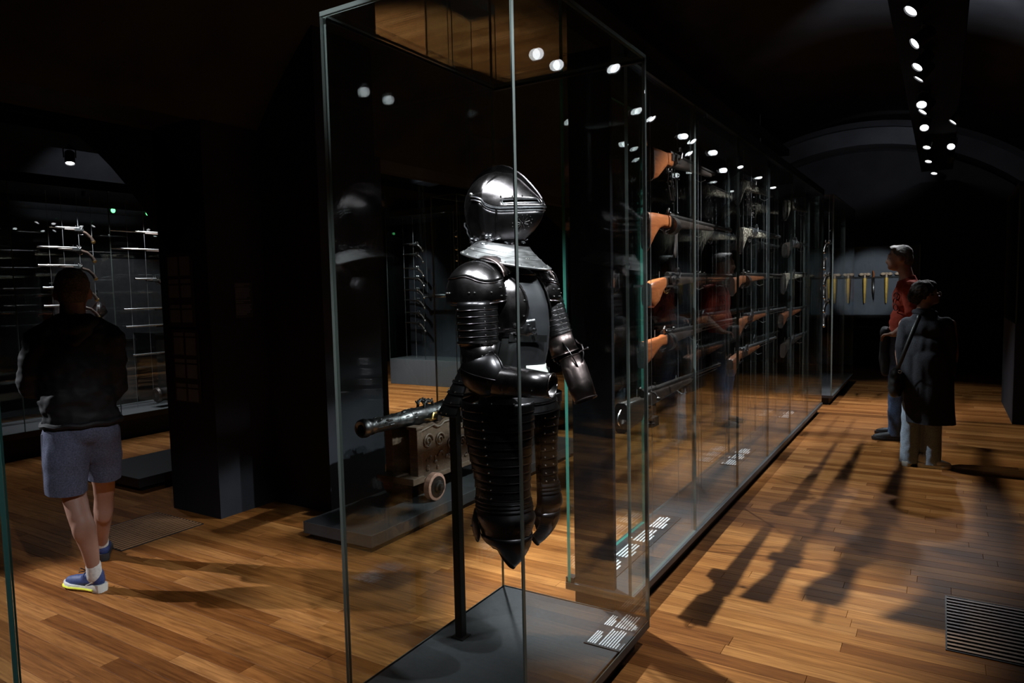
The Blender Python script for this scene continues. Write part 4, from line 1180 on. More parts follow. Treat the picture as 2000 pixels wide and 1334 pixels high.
GV = 'guns hanging in the long vitrine'
XG = -1.345
ZS = (2.24, 1.885, 1.56, 1.235, 0.945)
NEARG = [
 ('gun', 'dark musket with orange butt and hooked heel, topmost in the near bay', 3.62, 2.255, 1.25, 'heavy', 'wood_orange', 'gunblack', 'wheel', -0.0, ('horn', 'chain')),
 ('gun', 'gun with angular orange butt and dangling sling, second down in the near bay', 3.57, 1.90, 1.75, 'fishtail', 'wood_orange', 'gunblack', 'drum', -0.0, ('sling',)),
 ('gun', 'gun with rounded orange butt and brass fittings, third down in the near bay', 3.58, 1.565, 1.75, 'paddle', 'wood_orange', 'gunblack', 'wheel', 0.0, ('blade', 'brass')),
 ('gun', 'revolving rifle with orange stock and round drum, fourth down in the near bay', 3.50, 1.235, 2.0, 'rifle', 'wood_orange', 'gunblack', 'drum', 0.0, ()),
 ('gun', 'heavy dark gun with boxy black butt and ring, lowest in the near bay', 3.22, 0.935, 1.80, 'box', 'wood_dark', 'gunblack', 'bolt', 0.0, ('ring', 'tools'))]
for nm, lb, y, z, L, stk, wd, me, lk, pi_, ex in NEARG:
    gun(nm, lb, GV, (XG, y, z), L, stk, wd, me, lk, extras=ex, pitch=pi_, butt='gunblack' if stk == 'box' else 'steel')
MIDG = [
 ('gun', 'gun with pale inlaid flaring butt, topmost in the middle bay', 5.53, 2.315, 1.25, 'fishtail', 'inlay', 'gunblack', 'wheel', ('chain',)),
 ('gun', 'gun with bright patterned inlaid stock, second down in the middle bay', 5.60, 1.945, 1.55, 'fishtail', 'inlay', 'gunsteel', 'wheel', ('bands',)),
 ('gun', 'brown stocked gun with steel lock, third down in the middle bay', 5.35, 1.575, 1.9, 'rifle', 'wood_brown', 'gunblack', 'drum', ()),
 ('gun', 'slim long gun with steel lock, fourth down in the middle bay', 5.48, 1.25, 2.0, 'rifle', 'wood_brown', 'gunsteel', 'flint', ()),
 ('gun', 'gun with round brown paddle butt, lowest in the middle bay', 5.30, 0.985, 1.7, 'paddle', 'wood_brown', 'gunsteel', 'flint', ())]
for nm, lb, y, z, L, stk, wd, me, lk, ex in MIDG:
    gun(nm, lb, GV, (XG, y, z), L, stk, wd, me, lk, extras=ex)
FARG = [
 ('gun', 'gun with inlaid butt and chain, topmost in the far bay', 7.45, 2.33, 1.3, 'fishtail', 'inlay', 'gunblack', 'wheel', ()),
 ('gun', 'dark gun with shiny fittings, second down in the far bay', 7.42, 1.93, 1.4, 'paddle', 'wood_dark', 'gunsteel', 'wheel', ('bands',)),
 ('gun', 'gun with white triangular butt, third down in the far bay', 7.36, 1.60, 1.4, 'fishtail', 'inlay', 'gunsteel', 'flint', ()),
 ('gun', 'red brown long gun, fourth down in the far bay', 7.25, 1.22, 1.5, 'rifle', 'wood_brown', 'gunsteel', 'flint', ()),
 ('gun', 'slim gun with pale butt end, lowest in the far bay', 7.36, 0.92, 1.45, 'rifle', 'wood_dark', 'gunsteel', 'flint', ())]
for nm, lb, y, z, L, stk, wd, me, lk, ex in FARG:
    gun(nm, lb, GV, (XG, y, z), L, stk, wd, me, lk, extras=ex)

def pistol(label, group, pos, L, rz, metal='silver', wood='wood_dark', tip='brass', pitch=0.0, name='pistol', long_=False):
    """pistol: muzzle at +x, grip curving down at the other end"""
    t = thing(name, label, 'pistol' if name == 'pistol' else 'gun', pos, group)
    t.rotation_euler = (0, -pitch, rz)
    g = 0.32*L if not long_ else 0.16*L
    path = [(-0.04, 0, -0.12) if not long_ else (-0.10, 0, -0.12), (-0.015, 0, -0.075), (0.035, 0, -0.03), (g*0.7, 0, -0.006), (g*1.3, 0, 0.0), (L*0.62, 0, 0.002)]
    b = MB(); b.tube(path, [0.021, 0.017, 0.016, 0.018, 0.015, 0.009], 10); b.build('stock', M[wood], t)
    b = MB(); b.ell(path[0], (0.024, 0.022, 0.022), 10, 8); b.build('butt_cap', M[tip], t)
    b = MB(); b.lathe([(g*0.8, 0.013), (g*1.2, 0.013), (L-0.012, 0.0105), (L-0.01, 0.0125), (L, 0.0125)], (0, 0, 0.017), (1, 0, 0), 10); b.build('barrel', M[metal], t)
    b = MB()
    for sd in (-1, 1): b.obox((g*0.85, sd*0.017, 0.002), (0.09, 0.006, 0.026))
    for sd in (-1, 1): b.tube([(g*0.7, sd*0.022, 0.005), (g*0.6, sd*0.022, 0.026), (g*0.72, sd*0.022, 0.046)], 0.005, 6)
    b.obox((g*0.98, -0.02, 0.035), (0.006, 0.02, 0.028)); b.build('lock', M[metal], t)
    b = MB(); b.tube([(g*0.45, 0, -0.02), (g*0.5, 0, -0.048), (g*0.72, 0, -0.052), (g*0.9, 0, -0.016)], 0.003, 6); b.build('trigger_guard', M[metal], t)
    return t
# second vitrine: pistols one above the other
for k, z in enumerate((2.05, 1.83, 1.62, 1.45, 1.27, 1.08)):
    pistol(f'silver mounted pistol in the second vitrine, {ORD[k]} from the top', 'pistols in the second vitrine', (-1.33, 10.15-0.05*(k % 2), z), 0.5, pi/2+(0.12 if k % 2 else -0.1), tip='silver', wood='wood_dark')

# ================================================================ FAR NAVE: vitrine, pistols, long guns, plinths
fv = thing('gun_vitrine', 'tall glass vitrine with bright pistols beyond the man in shorts', 'display case', (-8.35, 3.05, 0))
b = MB(); b.box(0, 0, 0.20, 0.80, 4.6, 0.26); b.build('base_plate', M['plinth'], fv, smooth=False, bevel=0.003)
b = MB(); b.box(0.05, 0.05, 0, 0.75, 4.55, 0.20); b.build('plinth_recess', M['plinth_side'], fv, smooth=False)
b = MB(); b.box(-0.65, 0, 2.66, 0.80, 4.6, 2.76); b.build('top_beam', M['beam'], fv, smooth=False)
for k, y in enumerate((0.0, 0.22, 1.16, 2.3, 3.45)):
    y1 = (0.22, 1.16, 2.3, 3.45, 4.6)[k]
    pane(0.784, y+0.002, 0.261, 0.80, y1-0.002, 2.659, fv, 'edge')
pane(0, 0.0, 0.261, 0.016, 4.6, 2.659, fv, 'edge')
pane(0.018, 0.0, 0.261, 0.782, 0.014, 2.659, fv, 'edge')
for y in (0.72, 0.86, 1.02, 1.16, 1.55, 1.75):
    b = MB(); b.cyl((0.44, y, 0.26), (0.44, y, 2.66), 0.0018, n=5); b.build('suspension_cable', M['wire'], fv)
def fill_downlight(pos, target, watts, cone, label, name='fill_downlight'):  # unseen lamps added to brighten the far cases and the screen
    return spotlight(pos, target, watts, cone, label, None, hang=0.055, name=name, r=0.022, size=0.015)
fill_downlight((-7.72, 4.05, 2.605), (-7.9, 4.0, 1.5), 130, 70, 'small unseen fill lamp added under the far vitrine top, nearer the visitor')
fill_downlight((-7.72, 4.95, 2.605), (-7.9, 4.9, 1.2), 150, 80, 'small unseen fill lamp added under the far vitrine top, nearer the pier')
fill_downlight((-8.9, 5.7, 2.605), (-10.1, 5.7, 1.2), 14, 80, 'small unseen fill lamp added behind the far vitrine for the grey screen')
PG = 'pistols in the far nave vitrine'
for lb, y0, y1, z, ln in (('silver pistol with drooping grip, topmost behind the visitor in shorts', 3.82, 4.2, 2.27, 0.40), ('long barrelled silver pistol with gilt butt, just above the visitors head', 3.70, 4.2, 2.06, 0.53), ('long barrelled silver pistol with gilt butt, partly behind the visitors head', 3.70, 4.2, 1.87, 0.53), ('pistol whose gilt butt shows beside the visitors ear', 3.75, 4.2, 1.64, 0.50), ('pistol whose gilt butt shows beside the visitors neck', 3.75, 4.2, 1.45, 0.50)):
    pistol(lb, PG, (-7.91, y1-0.02, z), ln, -pi/2)
LG = 'long guns in the far nave vitrine'
for lb, y0, y1, z, m in (('bright barrelled long gun, topmost next to the pier', 4.42, 5.5, 2.27, 'silver'), ('bright barrelled long gun, second next to the pier', 4.42, 5.5, 2.07, 'silver'), ('short silver pistol next to the pier', 4.68, 5.02, 1.73, 'silver'), ('slim silver long gun level with the visitors shoulder', 4.53, 5.5, 1.385, 'silver'), ('slim silver long gun level with the visitors upper arm', 4.54, 5.5, 1.185, 'silver'), ('slim silver long gun level with the visitors elbow', 4.60, 5.5, 0.855, 'silver')):
    pistol(lb, LG, (-7.91, y1-0.02, z), y1-y0, -pi/2, metal=m, wood='wood_dark', tip='silver', name='long_gun' if y1-y0 > 0.6 else 'pistol', long_=y1-y0 > 0.6)

def low_plinth(label, x0, y0, x1, y1, zt):
    t = thing('display_plinth', label, 'plinth', (x0, y0, 0))
    b = MB(); b.box(0, 0, zt-0.075, x1-x0, y1-y0, zt); b.build('top_slab', M['plinth'], t, smooth=False, bevel=0.003)
    b = MB(); b.box(0.04, 0.04, 0, x1-x0-0.04, y1-y0-0.04, zt-0.075); b.build('plinth_recess', M['plinth_side'], t, smooth=False)
    return t
low_plinth('low grey plinth on the floor between the visitor in shorts and the pier', -6.17, 3.1, -5.38, 5.6, 0.11)
low_plinth('low charcoal plinth carrying the bronze cannon', -3.39, 2.98, -2.82, 5.9, 0.12)

# cannon barrel lying in the far nave vitrine
cb = thing('cannon_barrel', 'dark cannon barrel lying low in the far nave vitrine', 'cannon', (-7.74, 4.72, 0.40))
b = MB(); b.lathe([(0, 0.03), (0.0, 0.075), (0.02, 0.092), (0.05, 0.085), (0.07, 0.076), (0.3, 0.085), (0.32, 0.095), (0.34, 0.086), (0.9, 0.10), (1.3, 0.11)], (0, 0, 0), (0, 1, 0.0), 20, cap0=False); b.build('barrel', M['gunblack'], cb)
b = MB(); b.cyl((0, 0.002, 0), (0, 0.03, 0), 0.03, n=14); b.build('bore', M['hollow_black'], cb)
for y in (0.35, 1.1):
    b = MB(); b.box(-0.09, y-0.04, -0.14, 0.09, y+0.04, -0.06); b.build('cradle', M['plinth_side'], cb, smooth=False)

# pale plinths and upright objects behind the far vitrine, and green lamps
for k, (x, y, h, lb) in enumerate(((-9.6, 5.1, 0.95, 'pale grey pedestal with an upright halberd seen through the far vitrine'), (-9.6, 6.1, 1.0, 'pale grey pedestal next to the pier seen through the far vitrine'))):
    t = thing('pedestal', lb, 'plinth', (x, y, 0))
    b = MB(); b.box(-0.25, -0.35, 0, 0.25, 0.35, h); b.build('body', M['plinth'], t, smooth=False, bevel=0.004)
    b = MB(); b.box(-0.27, -0.37, h, 0.27, 0.37, h+0.03); b.build('top', M['plinth'], t, smooth=False)
    w_ = thing('polearm', ('halberd with red tassel standing upright on the first pale pedestal' if k == 0 else 'wooden polearm standing upright on the second pale pedestal'), 'weapon', (x+0.05, y, h+0.031))
    b = MB(); b.cyl((0, 0, 0), (0, 0, 0.55), 0.014, n=8); b.build('shaft', M['wood_orange'], w_)
    b = MB(); b.grid([[V(0, -0.06, 0.45), V(0, 0.0, 0.52), V(0, 0.09, 0.44)], [V(0, -0.09, 0.38), V(0, 0.0, 0.36), V(0, 0.12, 0.36)], [V(0, -0.02, 0.30), V(0, 0.0, 0.28), V(0, 0.05, 0.30)]]); b.cyl((0, 0, 0.35), (0, 0, 0.66), 0.017, 0.003, 8); b.build('blade', M['gunsteel'], w_, solid=0.012)
    b = MB(); b.cyl((0, 0, 0.0), (0, 0, 0.02), 0.06, n=14); b.build('foot', M['black'], w_)
for k, (y, z) in enumerate(((5.64, 2.76), (5.89, 2.83), (6.15, 2.76))):
    t = thing('signal_lamp', f'small green lamp high on the far wall, {ORD[k]} of three', 'lamp', (-10.34, y*1.033, (z-1.55)*1.034+1.55))
    b = MB(); b.cyl((-0.06, 0, 0), (0.0, 0, 0), 0.045, n=12); b.build('housing', M['black'], t)
    b = MB(); b.ell((0.005, 0, 0), (0.012, 0.034, 0.036), 10, 6); b.build('lens', M['green_led'], t)
# grey screen wall standing behind the far vitrine
sw = thing('screen_wall', 'plain grey screen standing behind the far nave vitrine', 'panel', (-10.25, 4.9, 0))
b = MB(); b.box(-0.06, 0, 0.05, 0, 2.4, 2.1); b.build('board', mat('grey_board', (0.10, 0.10, 0.115), 0.7), sw, smooth=False)
b = MB(); b.box(-0.12, 0.1, 0, 0.12, 0.2, 0.05); b.box(-0.12, 2.2, 0, 0.12, 2.3, 0.05); b.build('foot', M['black'], sw, smooth=False)

# case of small pistols seen behind the armour
pc = thing('pistol_case', 'glass case with a column of small pistols seen past the armour', 'display case', (-7.85, 8.9, 0))
b = MB(); b.box(0, 0, 0.0, 1.5, 0.6, 0.42); b.build('base', M['plinth'], pc, smooth=False, bevel=0.004)
b = MB(); b.box(0, 0.56, 0.42, 1.5, 0.6, 2.75); b.build('back_board', M['wall'], pc, smooth=False)
b = MB(); b.box(0, 0, 2.75, 1.5, 0.6, 2.85); b.build('top_beam', M['plinth_side'], pc, smooth=False)
pane(0, 0, 0.421, 0.75, 0.014, 2.749, pc); pane(0.752, 0, 0.421, 1.5, 0.014, 2.749, pc); pane(1.486, 0.016, 0.421, 1.5, 0.558, 2.749, pc)
for x in (0.12, 0.33):
    b = MB(); b.cyl((x, 0.3, 0.42), (x, 0.3, 2.75), 0.0025, n=5); b.build('suspension_cable', M['wire'], pc)
for k, z in enumerate((2.30, 2.13, 1.90, 1.74, 1.54, 1.37, 1.16, 0.99)):
    pistol(f'small pistol in the far column past the armour, {ORD[k]} from the top', 'pistols past the armour', (-7.36, 9.2, z), 0.38, pi, tip='silver', metal='silver' if 1 < k < 5 else 'gunsteel')
fill_downlight((-7.45, 9.05, 2.695), (-7.5, 9.2, 1.6), 22, 70, 'small unseen fill lamp added in the case of pistols past the armour')
sh = thing('sword_fragment', 'pale broken blade lying level beside the column of small pistols', 'weapon', (-7.0, 9.2, 1.42))
b = MB(); b.grid([[V(-0.32, 0, 0), V(-0.32, 0, 0.05)], [V(0, 0, -0.005), V(0, 0, 0.055)], [V(0.30, 0, 0.0), V(0.33, 0, 0.05)]]); b.build('blade', M['gunsteel'], sh, solid=0.006)
b = MB(); b.cyl((-0.25, 0, 0.05), (-0.25, 0, 1.33), 0.002, n=5); b.cyl((0.25, 0, 0.05), (0.25, 0, 1.33), 0.002, n=5); b.build('suspension_cable', M['wire'], sh)

gc = thing('glass_showcase', 'slim upright glass case with bright studs seen just behind the armour', 'display case', (-5.0, 6.45, 0))
b = MB(); b.box(0, 0, 0, 0.36, 0.9, 0.12); b.build('base_plate', M['plinth'], gc, smooth=False)
pane(0, 0.0, 0.121, 0.36, 0.014, 2.60, gc); pane(0, 0.016, 0.121, 0.014, 0.9, 2.60, gc); pane(0.346, 0.016, 0.121, 0.36, 0.9, 2.60, gc); pane(0, 0, 2.602, 0.36, 0.9, 2.614, gc, name='glass_top')
b = MB(); b.cyl((0.13, 0.25, 0.12), (0.13, 0.25, 2.45), 0.004, n=6); b.build('rod', M['wire'], gc)
for k, z in enumerate((2.18, 2.03, 1.9, 1.73, 1.6, 1.43, 1.28)):
    t = thing('powder_flask', f'small bright flask on the rod in the slim glass case, {ORD[k]} from the top', 'flask', (-5.0+0.15, 6.45+0.25, z))
    b = MB(); b.lathe([(-0.03, 0.008), (-0.02, 0.022), (0.0, 0.026), (0.02, 0.018), (0.035, 0.007), (0.05, 0.009)], (0.02, 0, 0), (0, 0, 1), 12); b.build('body', M['silver'], t)
    b = MB(); b.tube([(0.0, 0, 0.03), (-0.02, 0, 0.02), (-0.02, 0, -0.01)], 0.003, 5); b.build('clip', M['wire'], t)

# ================================================================ CANNON ON ITS CARRIAGE
cn = thing('cannon', 'dark bronze cannon on a carved wooden truck carriage with pale wheels', 'cannon', (-3.10, 3.22, 0.1205))
M['bronze'] = mat('dark_bronze', (0.17, 0.165, 0.17), 0.36, metal=1, scale=18, var=0.45, rvar=0.12, bump=0.25, bscale=40)
M['iron'] = mat('dark_iron', (0.07, 0.068, 0.068), 0.45, metal=1, scale=25, var=0.3)
AX = V(0, cos(radians(-1.0)), sin(radians(-1.0)))
o0 = V(0, 0, 0.565)
b = MB(); b.lathe([(0, 0.028), (-0.004, 0.034), (-0.006, 0.048), (0.006, 0.058), (0.03, 0.061), (0.05, 0.056), (0.056, 0.050), (0.075, 0.048), (0.085, 0.053), (0.10, 0.050), (0.14, 0.047), (0.30, 0.051), (0.42, 0.055), (0.43, 0.061), (0.46, 0.061), (0.47, 0.057), (0.62, 0.062), (0.85, 0.068), (0.86, 0.075), (0.90, 0.075), (0.91, 0.070), (1.3, 0.082), (1.32, 0.090), (1.38, 0.090), (1.40, 0.06), (1.46, 0.03), (1.50, 0.035), (1.54, 0.0)], o0, AX, 28, cap0=False, cap1=False)
b.build('barrel', M['bronze'], cn)
b = MB(); b.lathe([(0.001, 0.0285), (0.12, 0.0285)], o0, AX, 20, cap0=False); b.build('bore', M['hollow_black'], cn)
b = MB(); b.cyl((-0.15, 0.62, 0.545), (0.15, 0.62, 0.545), 0.026, n=14); b.build('trunnions', M['bronze'], cn)
# cast dolphins (lifting handles) and relief
b = MB(); rr = random.Random(4)
for s in (-1, 1):
    base = o0+AX*0.60+V(s*0.028, 0, 0.052)
    b.tube([base, base+V(0, 0.006, 0.035), base+V(0, 0.030, 0.050), base+V(0, 0.06, 0.036), base+V(0, 0.085, 0.040), base+V(0, 0.105, 0.006)], [0.010, 0.011, 0.012, 0.010, 0.012, 0.009], 8)
    b.tube([base+V(0, -0.006, 0.03), base+V(0, -0.022, 0.048)], 0.006, 6)
    for i in range(5): b.ell(base+V(rr.uniform(-0.006, 0.006), 0.01+0.02*i, 0.045+rr.uniform(0, 0.014)), rr.uniform(0.006, 0.010), 6, 5)
b.build('lifting_handles', M['iron'], cn)
b = MB()
for i in range(70):
    t = rr.uniform(0.12, 1.28); a = rr.uniform(-0.3, pi+0.3); r = 0.047+0.030*t/1.3
    p = o0+AX*t+V(r*cos(a), 0, r*sin(a)); b.ell(p, (rr.uniform(0.004, 0.010), rr.uniform(0.010, 0.030), rr.uniform(0.003, 0.007)), 6, 5)
stuff(b.build('relief', M['bronze'], cn))
# carriage
for s in (-1, 1):
    ck = MB(); x0 = s*0.085; x1 = s*0.130
    prof = [(0.40, 0.165), (0.40, 0.50), (0.56, 0.525), (0.60, 0.505), (0.64, 0.505), (0.68, 0.525), (0.86, 0.53), (0.88, 0.45), (1.06, 0.44), (1.08, 0.36), (1.24, 0.35), (1.26, 0.25), (1.46, 0.23), (1.46, 0.165)]
    n = len(prof)
    lo = [(y, 0.165) for y, z in prof]
    ck.grid([[V(x0, y, z) for y, z in prof], [V(x1, y, z) for y, z in prof], [V(x1, y, z) for y, z in lo], [V(x0, y, z) for y, z in lo], [V(x0, y, z) for y, z in prof]])
    cheek = ck.build('cheek', M['wood_carriage'], cn, angle=20)
    fr = MB(); fr.box(min(x0, x1)-0.012, 0.375, 0.165, max(x0, x1)+0.012, 0.43, 0.50); fr.box(min(x0, x1)-0.02, 0.36, 0.50, max(x0, x1)+0.02, 0.44, 0.52); fr.build('front_pillar', M['wood_carriage'], cheek, smooth=False, bevel=0.004)
    cv = MB()
    for k in range(7):
        cy, cz, rad = 0.50+0.13*k, 0.40-0.032*k+0.02*(k % 2), 0.055-0.003*k
        pts = [V(x1+s*0.006, cy+rad*(1-j/26)*cos(j*0.5), cz+rad*(1-j/26)*sin(j*0.5)) for j in range(24)]
        cv.tube(pts, 0.007, 6)
    cv.tube([V(x1+s*0.006, y, z-0.02) for y, z in prof[1:-2]], 0.008, 6)
    for i in range(26): cv.ell(V(x1+s*0.005, rr.uniform(0.46, 1.3), rr.uniform(0.19, 0.30)), (0.006, rr.uniform(0.01, 0.03), rr.uniform(0.008, 0.016)), 6, 5)
    stuff(cv.build('carving', M['wood_carriage'], cheek))
    cp = MB(); cp.box(min(x0, x1)-0.004, 0.53, 0.535, max(x0, x1)+0.004, 0.72, 0.545); cp.tube([(s*0.107, 0.585, 0.54), (s*0.107, 0.60, 0.575), (s*0.107, 0.64, 0.575), (s*0.107, 0.655, 0.54)], 0.010, 6); cp.build('trunnion_cap', M['brass'], cheek)
b = MB(); b.box(-0.15, 0.36, 0.135, 0.15, 1.5, 0.168); b.build('bed', M['wood_carriage'], cn, smooth=False, bevel=0.004)
b = MB(); b.box(-0.16, 0.30, 0.14, 0.16, 0.42, 0.185); b.build('front_transom', M['wood_carriage'], cn, smooth=False, bevel=0.004)
for y in (0.50, 1.35):
    ax = MB(); ax.cyl((-0.235, y, 0.095), (0.235, y, 0.095), 0.020, n=12); ax.box(-0.15, y-0.04, 0.06, 0.15, y+0.04, 0.135); ax.build('axle', M['iron'], cn)
    for s in (-1, 1):
        wh = MB(); wh.lathe([(0, 0.088), (0.004, 0.094), (0.046, 0.094), (0.05, 0.088), (0.05, 0.03)], (s*0.155, y, 0.0945), (s, 0, 0), 26, cap1=False); wl = wh.build('wheel', M['wood_wheel'], cn)
        hb = MB(); hb.lathe([(0.0, 0.074), (0.006, 0.072), (0.008, 0.045), (0.022, 0.040), (0.026, 0.028), (0.045, 0.024), (0.05, 0.0)], (s*0.203, y, 0.0945), (s, 0, 0), 20, cap1=False); hb.build('hub', M['iron'], wl)
# ================================================================ PEOPLE
class Blob:
    """overlapping limbs and masses fused into one continuous skin by a voxel remesh"""
    def __init__(s): s.m = MB()
    def cap(s, p0, r0, p1, r1, n=14):
        p0 = Vector(p0); p1 = Vector(p1)
        s.m.cyl(p0, p1, r0, r1, n); s.m.ell(p0, r0, n, 10); s.m.ell(p1, r1, n, 10); return s
    def chain(s, pts):
        for (a, ra), (b, rb) in zip(pts, pts[1:]): s.cap(a, ra, b, rb)
        return s
    def ell(s, c, r, rot=None):
        s.m.ell(c, r, 18, 12, rot); return s
    def build(s, name, material, parent, voxel=0.012, smooth=4, disp=None, cuts=()):
        me = bpy.data.meshes.new(name+'_raw'); me.from_pydata(s.m.v, [], s.m.f); me.update()
        bm = bmesh.new(); bm.from_mesh(me); bmesh.ops.recalc_face_normals(bm, faces=bm.faces); bm.to_mesh(me); bm.free()
        t = bpy.data.objects.new(name+'_raw', me); COL.objects.link(t)
        md = t.modifiers.new('r', 'REMESH'); md.mode = 'VOXEL'; md.voxel_size = voxel
        if smooth:
            sm = t.modifiers.new('s', 'SMOOTH'); sm.iterations = smooth; sm.factor = 0.5
        dg = bpy.context.evaluated_depsgraph_get(); dg.update()
        out = bpy.data.meshes.new_from_object(t.evaluated_get(dg)); out.name = name
        bpy.data.objects.remove(t); bpy.data.meshes.remove(me)
        bm = bmesh.new(); bm.from_mesh(out)
        if disp:
            amp, sc, st = disp
            bm.normal_update()
            mv = []
            for v in bm.verts:
                q = Vector((v.co.x*st[0], v.co.y*st[1], v.co.z*st[2]))*sc
                mv.append((noise.noise(q)+0.5*noise.noise(q*2.1+Vector((7, 3, 1))))*amp)
            for v, k in zip(bm.verts, mv): v.co += v.normal*k
        for co, no in cuts:
            g = bmesh.ops.bisect_plane(bm, geom=list(bm.verts)+list(bm.edges)+list(bm.faces), plane_co=co, plane_no=no, clear_outer=True)
            ed = [e for e in g['geom_cut'] if isinstance(e, bmesh.types.BMEdge)]
            if ed: bmesh.ops.holes_fill(bm, edges=ed, sides=0)
        bm.to_mesh(out); bm.free()
        out.materials.clear(); out.materials.append(material)
        out.polygons.foreach_set('use_smooth', [True]*len(out.polygons)); out.set_sharp_from_angle(angle=radians(60)); out.update()
        o = bpy.data.objects.new(name, out); COL.objects.link(o); o.parent = parent
        return o

M['skin'] = mat('skin', (0.36, 0.20, 0.15), 0.5, scale=8, var=0.12, spec=0.4)
M['hair_brown'] = mat('short_brown_hair', (0.13, 0.105, 0.082), 0.8, scale=120, var=0.6, bump=0.5, bscale=200)
M['hair_grey'] = mat('short_grey_hair', (0.10, 0.097, 0.094), 0.75, scale=90, var=0.5, bump=0.5, bscale=180)
M['hair_dark'] = mat('dark_wavy_hair', (0.04, 0.034, 0.032), 0.85, spec=0.15, scale=60, var=0.6, bump=0.6, bscale=120)
M['jacket'] = mat('black_nylon_jacket', (0.010, 0.010, 0.012), 0.65, scale=20, var=0.3, spec=0.25)
M['shorts'] = mat('grey_blue_jersey', (0.088, 0.096, 0.145), 0.9, scale=150, var=0.35, spec=0.1)
M['sock'] = mat('white_sock', (0.62, 0.61, 0.60), 0.9, scale=90, var=0.15)
M['shoe_blue'] = mat('blue_running_mesh', (0.025, 0.045, 0.16), 0.6, scale=150, var=0.4)
M['sole_white'] = mat('white_foam_sole', (0.72, 0.72, 0.70), 0.6)
M['yellow'] = mat('yellow_sole_band', (0.75, 0.78, 0.05), 0.5)
M['tee'] = mat('rust_red_cotton', (0.34, 0.055, 0.035), 0.85, scale=100, var=0.2, spec=0.1)
M['tee_print'] = mat('dark_red_print', (0.10, 0.02, 0.018), 0.85)
M['jeans'] = mat('blue_denim', (0.085, 0.13, 0.24), 0.85, scale=120, var=0.35, spec=0.1)
M['jeans_pale'] = mat('pale_blue_denim', (0.30, 0.37, 0.47), 0.85, scale=120, var=0.25, spec=0.1)
M['coat'] = mat('charcoal_wool_coat', (0.030, 0.031, 0.038), 0.9, scale=150, var=0.35, spec=0.1)
M['dark_shoe'] = mat('dark_leather_shoe', (0.03, 0.03, 0.035), 0.5)
M['white_shoe'] = mat('white_sneaker', (0.70, 0.69, 0.66), 0.6)
M['bag'] = mat('black_leather_bag', (0.012, 0.012, 0.013), 0.4)
M['eye'] = mat('dark_eye', (0.02, 0.015, 0.012), 0.2)

def person(label, loc, ang):
    return thing('person', label, 'person', (*loc, 0), None, ang)

def hand(bl, wrist, d, up, s=1.0, curl=0.5):
    """palm, four bent fingers of unequal length and a thumb from the palm's side"""
    wrist = Vector(wrist); d = Vector(d).normalized(); up = Vector(up).normalized(); sd = d.cross(up).normalized()
    k = 0.95
    bl.cap(wrist, 0.026*k, wrist+d*0.03, 0.028*k)
    for i, l in enumerate((0.062, 0.074, 0.069, 0.052)):
        a = wrist+d*0.035+sd*(-0.027+0.018*i); b2 = wrist+d*0.09+sd*(-0.030+0.020*i)
        bl.cap(a, 0.014, b2, 0.0125)
        c = b2+(d*(1-curl*0.5)-up*curl*0.8).normalized()*l*0.5; e = c+(d*(0.8-curl)-up*(0.3+curl)).normalized()*l*0.5
        bl.cap(b2, 0.0095, c, 0.0088); bl.cap(c, 0.0088, e, 0.0075)
    t0 = wrist+d*0.025-sd*0.026*s; t1 = t0+(d*0.7-sd*0.8*s-up*0.2).normalized()*0.040; t2 = t1+(d*0.95-sd*0.1*s-up*0.4).normalized()*0.032
    bl.cap(t0, 0.014, t1, 0.0115); bl.cap(t1, 0.011, t2, 0.009)

def shoe(parent, heel, d, L, upper, sole, laces=None, band=None, name='shoe'):
    heel = Vector(heel); d = Vector((d[0], d[1], 0)).normalized(); sd = V(-d.y, d.x, 0)
    def fp(t, wv, z): return heel+d*(t*L)+sd*wv+V(0, 0, z)
    half = [(0.0, 0.018), (0.03, 0.029), (0.15, 0.033), (0.35, 0.032), (0.55, 0.038), (0.72, 0.044), (0.86, 0.038), (0.96, 0.022), (1.0, 0.008)]
    rnd_ = [(t, w_) for t, w_ in half]+[(t, -w_) for t, w_ in reversed(half)]
    b = Blob()
    b.chain([(fp(0.12, 0, 0.058), 0.033), (fp(0.30, 0, 0.052), 0.036), (fp(0.52, 0, 0.042), 0.037), (fp(0.72, 0, 0.033), 0.036), (fp(0.88, 0, 0.030), 0.027)])
    b.chain([(fp(0.13, 0, 0.06), 0.034), (fp(0.16, 0, 0.088), 0.036)])
    b.ell(fp(0.36, 0, 0.075), (0.036, 0.036, 0.026))
    o = b.build(name, upper, parent, voxel=0.007, smooth=4, cuts=((heel+V(0, 0, 0.012), (0, 0, -1)),))
    m = MB(); rows = []
    for z, k in ((0.0, 0.94), (0.006, 1.02), (0.020, 1.06), (0.030, 1.0)):
        rows.append([fp(0.5+(t-0.5)*(1.0+0.02*k), w_*k, z+0.012*max(0, t-0.75)*2*(1 if z < 0.02 else 0.7)+(0.012 if t < 0.3 and z > 0.015 else 0)) for t, w_ in rnd_])
    m.grid(rows, close_u=True, cap0=True, cap1=True); m.build('sole', sole, o)
    if band:
        m = MB(); m.tube([fp(0.5+(t-0.5)*1.03, w_*1.08, 0.014) for t, w_ in half[2:]], 0.006, 6); m.build('sole_band', band, o)
    if laces:
        m = MB()
        for t in (0.42, 0.50, 0.58): m.tube([fp(t, -0.026, 0.066-0.10*(t-0.42)), fp(t, 0, 0.092-0.14*(t-0.42)), fp(t, 0.026, 0.066-0.10*(t-0.42))], 0.0028, 5)
        m.tube([fp(0.40, 0, 0.10), fp(0.47, 0.025, 0.122), fp(0.45, 0.040, 0.105), fp(0.40, 0.0, 0.102)], 0.0026, 5); m.tube([fp(0.40, 0, 0.10), fp(0.42, -0.03, 0.120), fp(0.46, -0.038, 0.100), fp(0.40, 0.0, 0.102)], 0.0026, 5)
        m.build('laces', laces, o)
    return o

